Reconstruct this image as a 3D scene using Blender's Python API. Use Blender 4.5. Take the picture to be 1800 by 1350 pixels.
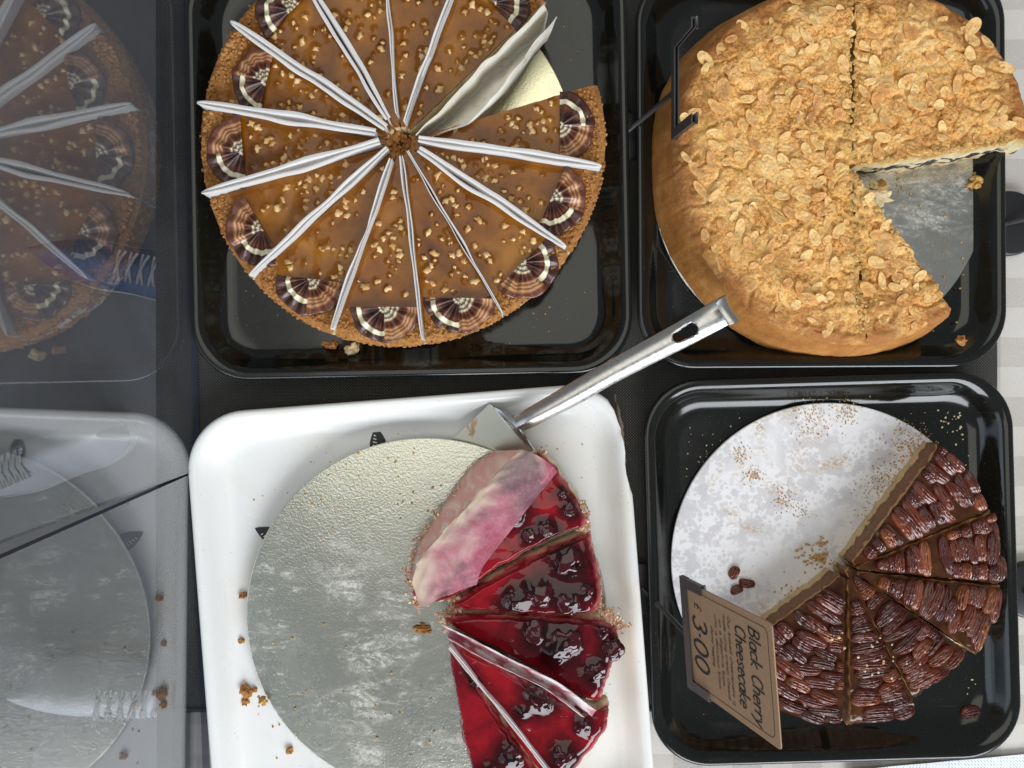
import bpy, math, random
import numpy as np
from mathutils import Vector, Matrix, noise

random.seed(7)
for o in list(bpy.data.objects): bpy.data.objects.remove(o)
scene = bpy.context.scene
COL = scene.collection
PI = math.pi

# ------------------------------------------------------------------ camera, world, lamps, exposure
H = 0.5456                     # camera height above the table cloth (m)
S = 0.75 / 1800.0              # metres per photo pixel on the table plane
cd = bpy.data.cameras.new('camera'); cam = bpy.data.objects.new('camera', cd); COL.objects.link(cam)
cd.sensor_width = 36.0; cd.lens = 36.0 * H / 0.75
cd.clip_start = 0.01; cd.clip_end = 50
cam.location = (0, 0, H); cam.rotation_euler = (0, 0, 0)
scene.camera = cam

w = bpy.data.worlds.new('World'); scene.world = w; w.use_nodes = True
w.node_tree.nodes['Background'].inputs[0].default_value = (0.90, 0.95, 1.0, 1)
w.node_tree.nodes['Background'].inputs[1].default_value = 0.26

def area(name, loc, target, sx, sy, power, col):
    l = bpy.data.lights.new(name, 'AREA'); l.shape = 'RECTANGLE'; l.size = sx; l.size_y = sy
    l.energy = power; l.color = col
    o = bpy.data.objects.new(name, l); COL.objects.link(o); o.location = loc
    d = Vector(target) - Vector(loc)
    o.rotation_euler = d.to_track_quat('-Z', 'Y').to_euler()
    return o
area('ceiling_lamp', (-0.085, 0.40, 1.75), (-0.085, 0.40, 0.0), 1.13, 1.75, 9.0, (1.0, 0.97, 0.85))
area('window_light', (0.90, -2.35, 1.35), (0.05, 0.05, 0.0), 2.5, 1.4, 112, (0.91, 0.95, 1.0))
area('street_window_light', (-1.9, -0.9, 1.5), (0.0, 0.0, 0.0), 1.6, 1.3, 12, (0.76, 0.87, 1.0))

scene.view_settings.view_transform = 'Standard'; scene.view_settings.look = 'None'
scene.view_settings.exposure = 0.0; scene.view_settings.gamma = 1.0
scene.view_settings.use_curve_mapping = False
scene.render.engine = 'CYCLES'
scene.cycles.max_bounces = 10; scene.cycles.transparent_max_bounces = 12
scene.cycles.caustics_reflective = False; scene.cycles.caustics_refractive = False

# ------------------------------------------------------------------ helpers
def P(px, py, z=0.0):
    """a point measured in the photograph, at a known height z"""
    k = S * (H - z) / H
    return Vector(((px - 900) * k, -(py - 675) * k, z))
def L(n, z=0.0): return n * S * (H - z) / H
def nz(x, y, z=0.0): return noise.noise((x, y, z))
def fbm(x, y, z=0.0, o=3):
    v = 0; a = 1; f = 1
    for _ in range(o):
        v += a * noise.noise((x * f, y * f, z + f)); a *= .5; f *= 2.1
    return v
def rad(d): return math.radians(d)

def mesh(name, V, F, mats, midx=None, smooth=True, attr=None):
    me = bpy.data.meshes.new(name)
    me.from_pydata([tuple(v) for v in V], [], [tuple(f) for f in F])
    for m in (mats if isinstance(mats, (list, tuple)) else [mats]): me.materials.append(m)
    if midx is not None: me.polygons.foreach_set('material_index', np.array(midx, dtype=np.int32))
    me.polygons.foreach_set('use_smooth', np.full(len(me.polygons), bool(smooth)))
    if attr:
        for k, a in attr.items():
            at = me.attributes.new(k, 'FLOAT', 'POINT'); at.data.foreach_set('value', np.array(a, dtype=np.float32))
    me.update()
    return me

WL = {}
def add(name, me, parent=None, origin=(0, 0, 0)):
    """origin = world position of the object; mesh coordinates are relative to it"""
    o = bpy.data.objects.new(name, me); COL.objects.link(o)
    og = Vector(origin); WL[o] = og
    if parent is not None:
        o.parent = parent; o.location = og - WL[parent]
    else: o.location = og
    return o
def addw(name, V, F, mats, parent=None, origin=None, **k):
    """mesh given in world coordinates"""
    if origin is None: origin = WL[parent] if parent is not None else Vector((0, 0, 0))
    og = Vector(origin)
    V = [(v[0] - og[0], v[1] - og[1], v[2] - og[2]) for v in V]
    return add(name, mesh(name, V, F, mats, **k), parent, og)
def thing(name, label, cat, loc, group=None):
    o = add(name, None, None, loc); o.empty_display_size = .02
    return tag(o, label, cat, group)
def tag(o, label, cat=None, group=None, kind=None):
    if label: o['label'] = label
    if cat: o['category'] = cat
    if group: o['group'] = group
    if kind: o['kind'] = kind
    return o

class G:
    """collects geometry"""
    def __init__(s): s.V = []; s.F = []; s.m = []
    def put(s, V, F, mi=0):
        b = len(s.V); s.V += [tuple(v) for v in V]; s.F += [tuple(i + b for i in f) for f in F]; s.m += [mi] * len(F)
def grid_faces(nu, nv, wrapu=False, wrapv=False):
    F = []
    for i in range(nu if wrapu else nu - 1):
        for j in range(nv if wrapv else nv - 1):
            F.append((i * nv + j, ((i + 1) % nu) * nv + j, ((i + 1) % nu) * nv + (j + 1) % nv, i * nv + (j + 1) % nv))
    return F
def tube(pts, r, n=10, squash=1.0):
    V = []; m = len(pts)
    for i, p in enumerate(pts):
        d = (Vector(pts[min(i + 1, m - 1)]) - Vector(pts[max(i - 1, 0)])).normalized()
        a = d.cross(Vector((0, 0, 1))); a = a.normalized() if a.length > 1e-4 else Vector((1, 0, 0)); b = d.cross(a)
        rr = r[i] if isinstance(r, (list, tuple)) else r
        for k in range(n):
            t = 2 * PI * k / n
            V.append(Vector(p) + a * rr * math.cos(t) + b * rr * squash * math.sin(t))
    F = grid_faces(m, n, wrapv=True)
    F.append(tuple(range(n))[::-1]); F.append(tuple((m - 1) * n + k for k in range(n)))
    return V, F
def spline(pts, n):
    """Catmull-Rom through points of any dimension"""
    pts = [np.array(p, float) for p in pts]; q = [2 * pts[0] - pts[1]] + pts + [2 * pts[-1] - pts[-2]]
    out = []; m = len(pts) - 1
    for k in range(n):
        u = k / (n - 1) * m; i = min(int(u), m - 1); t = u - i
        a, b, c, d = q[i:i + 4]
        out.append(.5 * (2 * b + (c - a) * t + (2 * a - 5 * b + 4 * c - d) * t * t + (3 * b - a - 3 * c + d) * t ** 3))
    return out
def blob(seed, r, n=2, rough=.35, flat=.8):
    """small irregular lump as V,F (icosphere based)"""
    t = (1 + 5 ** .5) / 2
    V = [Vector(v).normalized() for v in [(-1,t,0),(1,t,0),(-1,-t,0),(1,-t,0),(0,-1,t),(0,1,t),(0,-1,-t),(0,1,-t),(t,0,-1),(t,0,1),(-t,0,-1),(-t,0,1)]]
    F = [(0,11,5),(0,5,1),(0,1,7),(0,7,10),(0,10,11),(1,5,9),(5,11,4),(11,10,2),(10,7,6),(7,1,8),(3,9,4),(3,4,2),(3,2,6),(3,6,8),(3,8,9),(4,9,5),(2,4,11),(6,2,10),(8,6,7),(9,8,1)]
    for _ in range(n - 1):
        mid = {}; F2 = []
        def mm(a, b):
            k = (min(a, b), max(a, b))
            if k not in mid: mid[k] = len(V); V.append(((V[a] + V[b]) / 2).normalized())
            return mid[k]
        for a, b, c in F:
            ab, bc, ca = mm(a, b), mm(b, c), mm(c, a); F2 += [(a, ab, ca), (b, bc, ab), (c, ca, bc), (ab, bc, ca)]
        F = F2
    out = []
    for v in V:
        k = 1 + rough * fbm(v.x * 1.3 + seed * 7.1, v.y * 1.3 - seed * 3.3, v.z * 1.3, 2)
        out.append((v.x * r * k, v.y * r * k, v.z * r * k * flat))
    return out, F

# ------------------------------------------------------------------ materials
def nodes(name):
    m = bpy.data.materials.new(name); m.use_nodes = True
    nt = m.node_tree; return m, nt, nt.nodes['Principled BSDF']
def nn(nt, typ, inp=None, **props):
    n = nt.nodes.new(typ)
    for k, v in props.items(): setattr(n, k, v)
    for k, v in (inp or {}).items():
        if hasattr(v, 'is_output') or isinstance(v, bpy.types.NodeSocket): nt.links.new(v, n.inputs[k])
        else: n.inputs[k].default_value = v
    return n
def setp(nt, b, **k):
    names = dict(color='Base Color', rough='Roughness', metal='Metallic', coat='Coat Weight', coatr='Coat Roughness',
                 spec='Specular IOR Level', sss='Subsurface Weight', sssr='Subsurface Radius', ssss='Subsurface Scale',
                 normal='Normal', trans='Transmission Weight', alpha='Alpha', ior='IOR', sheen='Sheen Weight', coatn='Coat Normal')
    for a, v in k.items():
        i = b.inputs[names[a]]
        if isinstance(v, bpy.types.NodeSocket): nt.links.new(v, i)
        elif a == 'color': i.default_value = (*v, 1)
        else: i.default_value = v
def posn(nt, kind='pos'):
    if kind == 'obj': return nn(nt, 'ShaderNodeTexCoord').outputs['Object']
    return nn(nt, 'ShaderNodeNewGeometry').outputs['Position']
def noi(nt, vec, scale, detail=4, rough=.55, dist=0.0):
    return nn(nt, 'ShaderNodeTexNoise', {'Vector': vec, 'Scale': scale, 'Detail': detail, 'Roughness': rough, 'Distortion': dist}).outputs['Fac']
def ramp(nt, fac, stops, interp='LINEAR'):
    r = nn(nt, 'ShaderNodeValToRGB', {'Fac': fac}); cr = r.color_ramp; cr.interpolation = interp
    while len(cr.elements) < len(stops): cr.elements.new(.5)
    for e, (p, c) in zip(cr.elements, stops):
        e.position = p; e.color = (*c, 1) if len(c) == 3 else c
    return r.outputs['Color']
def rampv(nt, fac, a, b, va=0.0, vb=1.0):
    return nn(nt, 'ShaderNodeMapRange', {'Value': fac, 'From Min': a, 'From Max': b, 'To Min': va, 'To Max': vb}).outputs[0]
def mix(nt, fac, a, b, mode='MIX'):
    n = nt.nodes.new('ShaderNodeMix'); n.data_type = 'RGBA'; n.blend_type = mode
    for k, v in ((0, fac), (6, a), (7, b)):
        if isinstance(v, bpy.types.NodeSocket): nt.links.new(v, n.inputs[k])
        else: n.inputs[k].default_value = (*v, 1) if isinstance(v, tuple) and len(v) == 3 else v
    return n.outputs[2]
def math_(nt, op, a, b=0.0, c=None):
    n = nt.nodes.new('ShaderNodeMath'); n.operation = op
    for k, v in ((0, a), (1, b)) + (((2, c),) if c is not None else ()):
        if isinstance(v, bpy.types.NodeSocket): nt.links.new(v, n.inputs[k])
        else: n.inputs[k].default_value = v
    return n.outputs[0]
def bump(nt, h, strength, dist, normal=None):
    inp = {'Height': h, 'Strength': strength, 'Distance': dist}
    if normal is not None: inp['Normal'] = normal
    return nn(nt, 'ShaderNodeBump', inp).outputs[0]
def attr(nt, name): return nn(nt, 'ShaderNodeAttribute', attribute_name=name).outputs['Fac']
def orand(nt): return nn(nt, 'ShaderNodeObjectInfo').outputs['Random']

MT = {}
def simple(name, color, rough=.5, **k):
    m, nt, b = nodes(name); setp(nt, b, color=color, rough=rough, **k); MT[name] = m; return m
simple('dark_metal', (.085, .08, .082), .45, metal=.5)
simple('black_print', (.012, .012, .012), .5)
simple('ink', (.012, .011, .012), .6)
simple('black_plastic', (.018, .018, .02), .38)
simple('shoe_blue', (.03, .055, .12), .8)
simple('shoe_white', (.26, .26, .27), .7)
simple('lace', (.20, .20, .21), .8)
simple('shoe_pale', (.42, .43, .45), .8)
simple('shoe_grey', (.26, .27, .29), .8)
simple('table_wood', (.03, .028, .026), .6)
simple('cream', (.80, .66, .40), .6, sss=.15, ssss=.004)
simple('chip_core', (.15, .105, .075), .9)

def m_enamel():
    m, nt, b = nodes('black_enamel'); p = posn(nt)
    r1 = rampv(nt, noi(nt, p, 22, 5, .6, .6), .35, .7, .07, .20)
    dust = rampv(nt, noi(nt, p, 1500, 2), .71, .76)
    scr = noi(nt, nn(nt, 'ShaderNodeMapping', {'Vector': p, 'Scale': (30, 900, 1), 'Rotation': (0, 0, .7)}).outputs[0], 1.0, 3)
    r = math_(nt, 'MAXIMUM', r1, rampv(nt, scr, .62, .75, 0.0, .34))
    c = mix(nt, dust, (.0065, .0075, .0065), (.22, .20, .17))
    setp(nt, b, color=c, rough=r, spec=.5)
    MT['enamel'] = m
m_enamel()
def m_white():
    m, nt, b = nodes('white_melamine'); p = posn(nt)
    st = rampv(nt, noi(nt, p, 16, 5, .6, .5), .55, .82)
    sp = rampv(nt, noi(nt, p, 700, 2), .735, .76)
    c = mix(nt, st, (.83, .83, .81), (.77, .72, .62)); c = mix(nt, sp, c, (.35, .22, .12))
    setp(nt, b, color=c, rough=rampv(nt, noi(nt, p, 40), .3, .7, .16, .3), spec=.5)
    MT['white'] = m
m_white()
def m_foil(key, col, smear=.5, seed=0.0):
    m, nt, b = nodes('foil_' + key)
    p = nn(nt, 'ShaderNodeVectorMath', {0: posn(nt), 1: (seed, seed * .7, 0)}, operation='ADD').outputs[0]
    em = noi(nt, p, 620, 2, .5, .4)
    big = noi(nt, p, 9, 4, .6, .8)
    sm_a = noi(nt, nn(nt, 'ShaderNodeMapping', {'Vector': p, 'Scale': (1, 2.6, 1), 'Rotation': (0, 0, .9)}).outputs[0], 38, 8, .78, .7)
    patch = noi(nt, p, 12, 3, .5, .5)
    sm = math_(nt, 'MULTIPLY', rampv(nt, sm_a, .47, .60), rampv(nt, patch, .44, .56))
    streak = noi(nt, nn(nt, 'ShaderNodeMapping', {'Vector': p, 'Scale': (1, 3.2, 1), 'Rotation': (0, 0, 2.2)}).outputs[0], 55, 8, .80, .5)
    sm = math_(nt, 'MAXIMUM', sm, math_(nt, 'MULTIPLY', rampv(nt, streak, .52, .62, 0, .9), rampv(nt, noi(nt, p, 15, 3, .5, 1.0), .47, .58)))
    sm = math_(nt, 'MULTIPLY', math_(nt, 'MULTIPLY', sm, rampv(nt, noi(nt, p, 330, 4, .75), .40, .56, .25, 1.0)), smear * .9)
    # cut marks left by the knife
    wv = nn(nt, 'ShaderNodeTexWave', {'Vector': nn(nt, 'ShaderNodeMapping', {'Vector': p, 'Rotation': (0, 0, 1.15)}).outputs[0], 'Scale': 3.1, 'Distortion': .9, 'Detail': 2}).outputs['Fac']
    cut = rampv(nt, wv, .9985, .9998, 0, .6)
    c = mix(nt, big, col, tuple(x * .86 for x in col))
    c = mix(nt, math_(nt, 'MAXIMUM', sm, cut), c, (.74, .72, .66))
    met = math_(nt, 'SUBTRACT', 1.0, math_(nt, 'MULTIPLY', sm, .85))
    setp(nt, b, color=c, metal=met, rough=rampv(nt, big, .3, .7, .22, .30), normal=bump(nt, em, .25, .0007))
    MT[key] = m
m_foil('silver', (.66, .66, .57), 1.0)
m_foil('silver_dusty', (.66, .65, .59), .8, 3.7)
m_foil('gold', (.90, .86, .60), .05, 8.1)

def m_grease():
    m, nt, b = nodes('greasy_paper_board'); p = posn(nt)
    v = nn(nt, 'ShaderNodeTexVoronoi', {'Vector': p, 'Scale': 150.0}, feature='SMOOTH_F1')
    v.inputs['Smoothness'].default_value = .15
    v2 = nn(nt, 'ShaderNodeTexVoronoi', {'Vector': p, 'Scale': 270.0}).outputs['Distance']
    big = noi(nt, p, 17, 4, .6, .4)
    d = math_(nt, 'SUBTRACT', v.outputs['Distance'], rampv(nt, big, .32, .66, .12, .62))
    d2 = math_(nt, 'SUBTRACT', v2, rampv(nt, noi(nt, p, 45), .4, .6, .15, .62))
    g = math_(nt, 'MAXIMUM', rampv(nt, noi(nt, p, 75, 6, .62, .3), .50, .56), rampv(nt, d2, .05, -.04, 0, .8))
    g = math_(nt, 'MULTIPLY', g, rampv(nt, noi(nt, p, 20, 3, .5), .36, .52, .25, 1))
    c = mix(nt, g, (.80, .785, .79), (.62, .60, .615))
    # golden crumb film
    cr = math_(nt, 'MULTIPLY', rampv(nt, noi(nt, p, 14, 3, .6, .9), .60, .70), rampv(nt, noi(nt, p, 420, 3, .7), .46, .58))
    c = mix(nt, cr, c, (.52, .32, .10))
    setp(nt, b, color=c, rough=rampv(nt, g, 0, 1, .55, .3), normal=bump(nt, cr, .4, .0006))
    MT['grease'] = m
m_grease()
def m_cloth():
    m, nt, b = nodes('checked_tablecloth'); p = posn(nt)
    x = nn(nt, 'ShaderNodeSeparateXYZ', {0: p})
    def band(v, off): 
        t = math_(nt, 'FRACT', math_(nt, 'DIVIDE', math_(nt, 'ADD', v, 10 + off), .0437))
        return rampv(nt, math_(nt, 'ABSOLUTE', math_(nt, 'SUBTRACT', t, .5)), .245, .255)
    bx = band(x.outputs[0], -.0127 + .0218); by = band(x.outputs[1], -.0160)
    k = math_(nt, 'ADD', bx, by)
    c = ramp(nt, math_(nt, 'MULTIPLY', k, .5), [(0, (.64, .60, .56)), (.5, (.52, .48, .44)), (1.0, (.40, .365, .335))])
    wv = noi(nt, nn(nt, 'ShaderNodeMapping', {'Vector': p, 'Scale': (2200, 500, 1)}).outputs[0], 1, 2)
    wv2 = noi(nt, nn(nt, 'ShaderNodeMapping', {'Vector': p, 'Scale': (500, 2200, 1)}).outputs[0], 1, 2)
    wv = math_(nt, 'ADD', wv, wv2)
    c = mix(nt, rampv(nt, wv, .8, 1.2, 0, .35), c, (.72, .70, .67))
    setp(nt, b, color=c, rough=.9, normal=bump(nt, wv, .5, .0004))
    MT['cloth'] = m
m_cloth()
def m_mat():
    m, nt, b = nodes('black_mesh_mat'); p = posn(nt)
    x = nn(nt, 'ShaderNodeSeparateXYZ', {0: p})
    f = 2 * PI / .0021
    sx = math_(nt, 'SINE', math_(nt, 'MULTIPLY', x.outputs[0], f)); sy = math_(nt, 'SINE', math_(nt, 'MULTIPLY', x.outputs[1], f))
    s = math_(nt, 'MULTIPLY', sx, sy)
    c = mix(nt, rampv(nt, s, .35, .85), (.010, .009, .008), (.16, .15, .12))
    setp(nt, b, color=c, rough=.5, normal=bump(nt, s, .6, .0005))
    MT['mat'] = m
m_mat()
def m_floor():
    m, nt, b = nodes('grey_floor'); p = posn(nt)
    c = mix(nt, noi(nt, p, 6, 5), (.075, .073, .075), (.12, .118, .12)); setp(nt, b, color=c, rough=.7); MT['floor'] = m
m_floor()
def m_glass():
    m, nt, b = nodes('reflective_glass'); nt.nodes.remove(b)
    out = nt.nodes['Material Output']; p = posn(nt)
    gl = nn(nt, 'ShaderNodeBsdfGlossy', {'Color': (.95, .96, .98, 1), 'Roughness': 0.03})
    tr = nn(nt, 'ShaderNodeBsdfTransparent', {'Color': (.84, .86, .88, 1)})
    du = nn(nt, 'ShaderNodeBsdfDiffuse', {'Color': (.52, .54, .60, 1)})
    fr = nn(nt, 'ShaderNodeFresnel', {'IOR': 2.15})
    k = rampv(nt, fr.outputs[0], 0, 1, .11, 1.0)
    a = nn(nt, 'ShaderNodeMixShader', {0: k, 1: tr.outputs[0], 2: gl.outputs[0]})
    dust = math_(nt, 'ADD', rampv(nt, noi(nt, p, 9, 5, .6, 1.0), .4, .75, .03, .085), rampv(nt, noi(nt, p, 900, 2), .72, .76, 0, .25))
    e = nn(nt, 'ShaderNodeMixShader', {0: dust, 1: a.outputs[0], 2: du.outputs[0]})
    nt.links.new(e.outputs[0], out.inputs[0]); MT['glass'] = m
    m, nt, b = nodes('clear_glass_back'); nt.nodes.remove(b)
    tr = nn(nt, 'ShaderNodeBsdfTransparent', {'Color': (.93, .95, .98, 1)})
    nt.links.new(tr.outputs[0], nt.nodes['Material Output'].inputs[0]); MT['glass_back'] = m
    simple('glass_edge', (.02, .025, .07), .15)
m_glass()

# --- foods
def m_caramel():
    m, nt, b = nodes('caramel_glaze'); p = posn(nt)
    a = noi(nt, p, 38, 4, .6, .5)
    c = ramp(nt, a, [(.28, (.13, .036, .002)), (.5, (.23, .075, .004)), (.72, (.35, .135, .010))])
    nrm = bump(nt, noi(nt, p, 60, 2), .16, .0026)
    setp(nt, b, color=c, rough=.08, coat=.0, coatr=.04, spec=.36, normal=nrm, coatn=nrm, sss=.12, ssss=.003)
    b.inputs['Subsurface Radius'].default_value = (1, .4, .1)
    MT['caramel'] = m
m_caramel()
def m_crumb(key, stops, scale=420, rough=.85, sss=0, h_cream=None):
    m, nt, b = nodes('crumb_' + key); p = posn(nt)
    a = noi(nt, p, scale, 5, .7, .3); g = noi(nt, p, 60, 3)
    f = math_(nt, 'ADD', math_(nt, 'MULTIPLY', a, .72), math_(nt, 'MULTIPLY', g, .28))
    c = ramp(nt, f, stops)
    if h_cream:
        cw = math_(nt, 'MULTIPLY', rampv(nt, noi(nt, p, 48, 3, .6, .5), *h_cream), rampv(nt, attr(nt, 'h'), .95, .75))
        c = mix(nt, cw, c, (.83, .76, .60))
    setp(nt, b, color=c, rough=rough, sss=sss, ssss=.003, spec=.25, normal=bump(nt, a, .9, .0012))
    MT[key] = m
m_crumb('biscuit', [(.3, (.16, .055, .012)), (.5, (.40, .175, .05)), (.7, (.62, .34, .125))], h_cream=(.52, .60))
m_crumb('biscuit_loose', [(.3, (.20, .07, .016)), (.5, (.43, .19, .055)), (.7, (.64, .36, .135))])
m_crumb('crumbs_light', [(.3, (.34, .16, .04)), (.5, (.58, .33, .10)), (.7, (.78, .55, .25))])
m_crumb('cheese', [(.3, (.66, .50, .26)), (.5, (.80, .66, .40)), (.7, (.86, .76, .54))], 300, .6, .1)
m_crumb('cheese_pink', [(.34, (.66, .26, .24)), (.5, (.80, .60, .44)), (.68, (.86, .78, .60))], 160, .6, .1)
def m_nut(key, dark, light, coat):
    m, nt, b = nodes('nut_' + key); p = posn(nt, 'obj'); r = orand(nt)
    c = mix(nt, r, light, dark); c = mix(nt, rampv(nt, noi(nt, p, 420, 3), .4, .7, 0, .5), c, dark)
    setp(nt, b, color=c, rough=.38, coat=coat, coatr=.08, sss=.08, ssss=.002); MT[key] = m
m_nut('hazelnut', (.56, .30, .09), (.86, .62, .30), .3)
def m_almond():
    m, nt, b = nodes('toasted_almond'); p = posn(nt, 'obj'); r = orand(nt)
    base = mix(nt, r, (.97, .64, .26), (.80, .39, .11))
    rr = nn(nt, 'ShaderNodeVectorMath', {0: nn(nt, 'ShaderNodeMapping', {'Vector': p, 'Scale': (95, 170, 0)}).outputs[0]}, operation='LENGTH').outputs['Value']
    tone = math_(nt, 'MULTIPLY', rampv(nt, rr, .75, .1), rampv(nt, r, .35, .9, 0, .75))
    c = mix(nt, tone, base, (.48, .19, .045))
    c = mix(nt, rampv(nt, rr, .72, 1.0, 0, .45), c, (.88, .62, .28))
    c = mix(nt, rampv(nt, noi(nt, p, 500, 4, .7), .45, .65, 0, .5), c, (.46, .19, .045))
    c = mix(nt, rampv(nt, noi(nt, posn(nt), 1100, 2, .6), .58, .66, 0, .5), c, (.95, .84, .62))
    setp(nt, b, color=c, rough=.42, sss=.12, ssss=.002, spec=.45); MT['almond'] = m
m_almond()
def m_pecan():
    m, nt, b = nodes('glazed_pecan'); p = posn(nt, 'obj'); r = orand(nt)
    base = ramp(nt, r, [(0, (.050, .006, .004)), (.55, (.115, .016, .006)), (.88, (.18, .034, .010)), (1, (.30, .085, .022))])
    st = noi(nt, nn(nt, 'ShaderNodeMapping', {'Vector': p, 'Scale': (90, 900, 200)}).outputs[0], 1, 4, .6)
    g = attr(nt, 'groove')
    c = mix(nt, rampv(nt, st, .45, .75, 0, .5), base, (.23, .055, .020))
    c = mix(nt, rampv(nt, g, .15, .7), c, (.014, .003, .002))
    nrm = bump(nt, st, .6, .0008)
    setp(nt, b, color=c, rough=.36, coat=.9, coatr=.035, spec=.2, normal=nrm); MT['pecan'] = m
m_pecan()
def m_toffee():
    m, nt, b = nodes('dark_toffee'); p = posn(nt)
    c = ramp(nt, noi(nt, p, 90, 4), [(.3, (.028, .008, .003)), (.7, (.085, .030, .009))])
    setp(nt, b, color=c, rough=.12, coat=.0, spec=.35, normal=bump(nt, noi(nt, p, 130, 2), .35, .002)); MT['toffee'] = m
m_toffee()
def m_pecan_cut():
    m, nt, b = nodes('pecan_cake_cut'); p = posn(nt); h = attr(nt, 'h')
    hh = math_(nt, 'ADD', h, rampv(nt, noi(nt, p, 160, 3), .3, .7, -.10, .10))
    c = ramp(nt, hh, [(0, (.74, .54, .28)), (.28, (.70, .50, .25)), (.33, (.20, .095, .042)), (.62, (.24, .115, .052)), (.86, (.20, .085, .034)), (.93, (.52, .30, .12))])
    setp(nt, b, color=c, rough=.55, normal=bump(nt, noi(nt, p, 500, 4), .5, .0012)); MT['pecan_cut'] = m
m_pecan_cut()
def m_almond_top():
    m, nt, b = nodes('almond_cake_crust'); p = posn(nt); e = attr(nt, 'e')
    a = noi(nt, p, 520, 5, .72, .2); g = noi(nt, p, 30, 4, .6, .6); g2 = noi(nt, p, 85, 3, .6, .3)
    f = math_(nt, 'ADD', math_(nt, 'MULTIPLY', a, .55), math_(nt, 'ADD', math_(nt, 'MULTIPLY', g, .25), math_(nt, 'MULTIPLY', g2, .20)))
    c = ramp(nt, f, [(.405, (.42, .14, .026)), (.465, (.80, .385, .10)), (.52, (.94, .53, .165)), (.60, (.99, .72, .35))])
    cust = rampv(nt, noi(nt, p, 22, 3, .5, .4), .56, .70, 0, .6)
    c = mix(nt, cust, c, (.86, .53, .15))
    br = math_(nt, 'ADD', rampv(nt, e, .76, .98), rampv(nt, noi(nt, p, 42, 4, .65, .5), .35, .70, -.62, .50))
    c = mix(nt, rampv(nt, br, 0, .8, 0, .85), c, (.36, .125, .030))
    sug = math_(nt, 'MULTIPLY', rampv(nt, noi(nt, p, 1100, 2, .6), .60, .67), rampv(nt, noi(nt, p, 26, 3), .45, .62, .0, .45))
    sug = math_(nt, 'MULTIPLY', sug, rampv(nt, e, .92, .75))
    c = mix(nt, sug, c, (.95, .86, .66))
    h = math_(nt, 'ADD', a, math_(nt, 'MULTIPLY', g2, 1.2))
    setp(nt, b, color=c, rough=rampv(nt, sug, 0, 1, .68, .35), spec=.35, sss=.06, ssss=.003, normal=bump(nt, h, .7, .0028)); MT['almond_top'] = m
    m, nt, b = nodes('almond_cake_side'); p = posn(nt); h = attr(nt, 'h')
    a = noi(nt, p, 600, 4, .7); g = noi(nt, p, 55, 5, .65)
    f = math_(nt, 'ADD', math_(nt, 'MULTIPLY', a, .4), math_(nt, 'MULTIPLY', g, .6))
    c = ramp(nt, f, [(.3, (.24, .085, .018)), (.5, (.42, .175, .042)), (.7, (.60, .30, .09))])
    setp(nt, b, color=c, rough=.7, spec=.3, normal=bump(nt, a, .5, .0008)); MT['almond_side'] = m
    m, nt, b = nodes('almond_cake_cut'); p = posn(nt); h = attr(nt, 'h')
    hh = math_(nt, 'ADD', h, rampv(nt, noi(nt, p, 90, 4), .3, .7, -.10, .10))
    c = ramp(nt, hh, [(0, (.55, .33, .12)), (.12, (.72, .58, .32)), (.55, (.80, .68, .42)), (.88, (.66, .45, .15)), (1, (.45, .22, .06))])
    bl = math_(nt, 'MULTIPLY', rampv(nt, noi(nt, nn(nt, 'ShaderNodeMapping', {'Vector': p, 'Scale': (1, 1, 1.8)}).outputs[0], 60, 2), .44, .50),
               math_(nt, 'MULTIPLY', rampv(nt, hh, .12, .2), rampv(nt, hh, .56, .46)))
    c = mix(nt, bl, c, (.03, .018, .035))
    setp(nt, b, color=c, rough=.6, sss=.1, ssss=.004, normal=bump(nt, noi(nt, p, 420, 5, .7), .8, .0018)); MT['almond_cut'] = m
m_almond_top()
def m_cherry():
    m, nt, b = nodes('cherry_gel'); p = posn(nt); d = attr(nt, 'dark')
    f = math_(nt, 'ADD', d, rampv(nt, noi(nt, p, 42, 4, .6, .6), .3, .7, -.22, .28))
    c = ramp(nt, f, [(0, (.27, .005, .012)), (.25, (.13, .0022, .007)), (.55, (.045, .001, .003)), (1, (.012, .001, .002))])
    ed = attr(nt, 'edge')
    c = mix(nt, math_(nt, 'MULTIPLY', rampv(nt, ed, .93, 1.0), rampv(nt, noi(nt, p, 120, 3), .38, .62, .1, .9)), c, (.66, .20, .20))
    nrm = bump(nt, noi(nt, p, 90, 2, .5, .8), .14, .003)
    setp(nt, b, color=c, rough=.07, coat=.0, coatr=.03, spec=.4, normal=nrm, coatn=nrm, sss=.0, ssss=.004)
    b.inputs['Subsurface Radius'].default_value = (1, .08, .08); MT['gel'] = m
    simple('black_cherry', (.045, .0035, .007), .07, coat=.0, coatr=.06)
    m, nt, b = nodes('cherry_cake_side'); p = posn(nt); h = attr(nt, 'h')
    hh = math_(nt, 'ADD', h, rampv(nt, noi(nt, p, 75, 4), .3, .7, -.18, .18))
    c = ramp(nt, hh, [(0, (.46, .25, .085)), (.2, (.55, .31, .11)), (.3, (.88, .74, .50)), (.66, (.88, .68, .50)), (.86, (.60, .14, .14)), (.96, (.30, .012, .02))])
    setp(nt, b, color=c, rough=.5, sss=.1, ssss=.004, normal=bump(nt, noi(nt, p, 260, 5, .7), .7, .0018)); MT['cherry_side'] = m
m_cherry()
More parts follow.
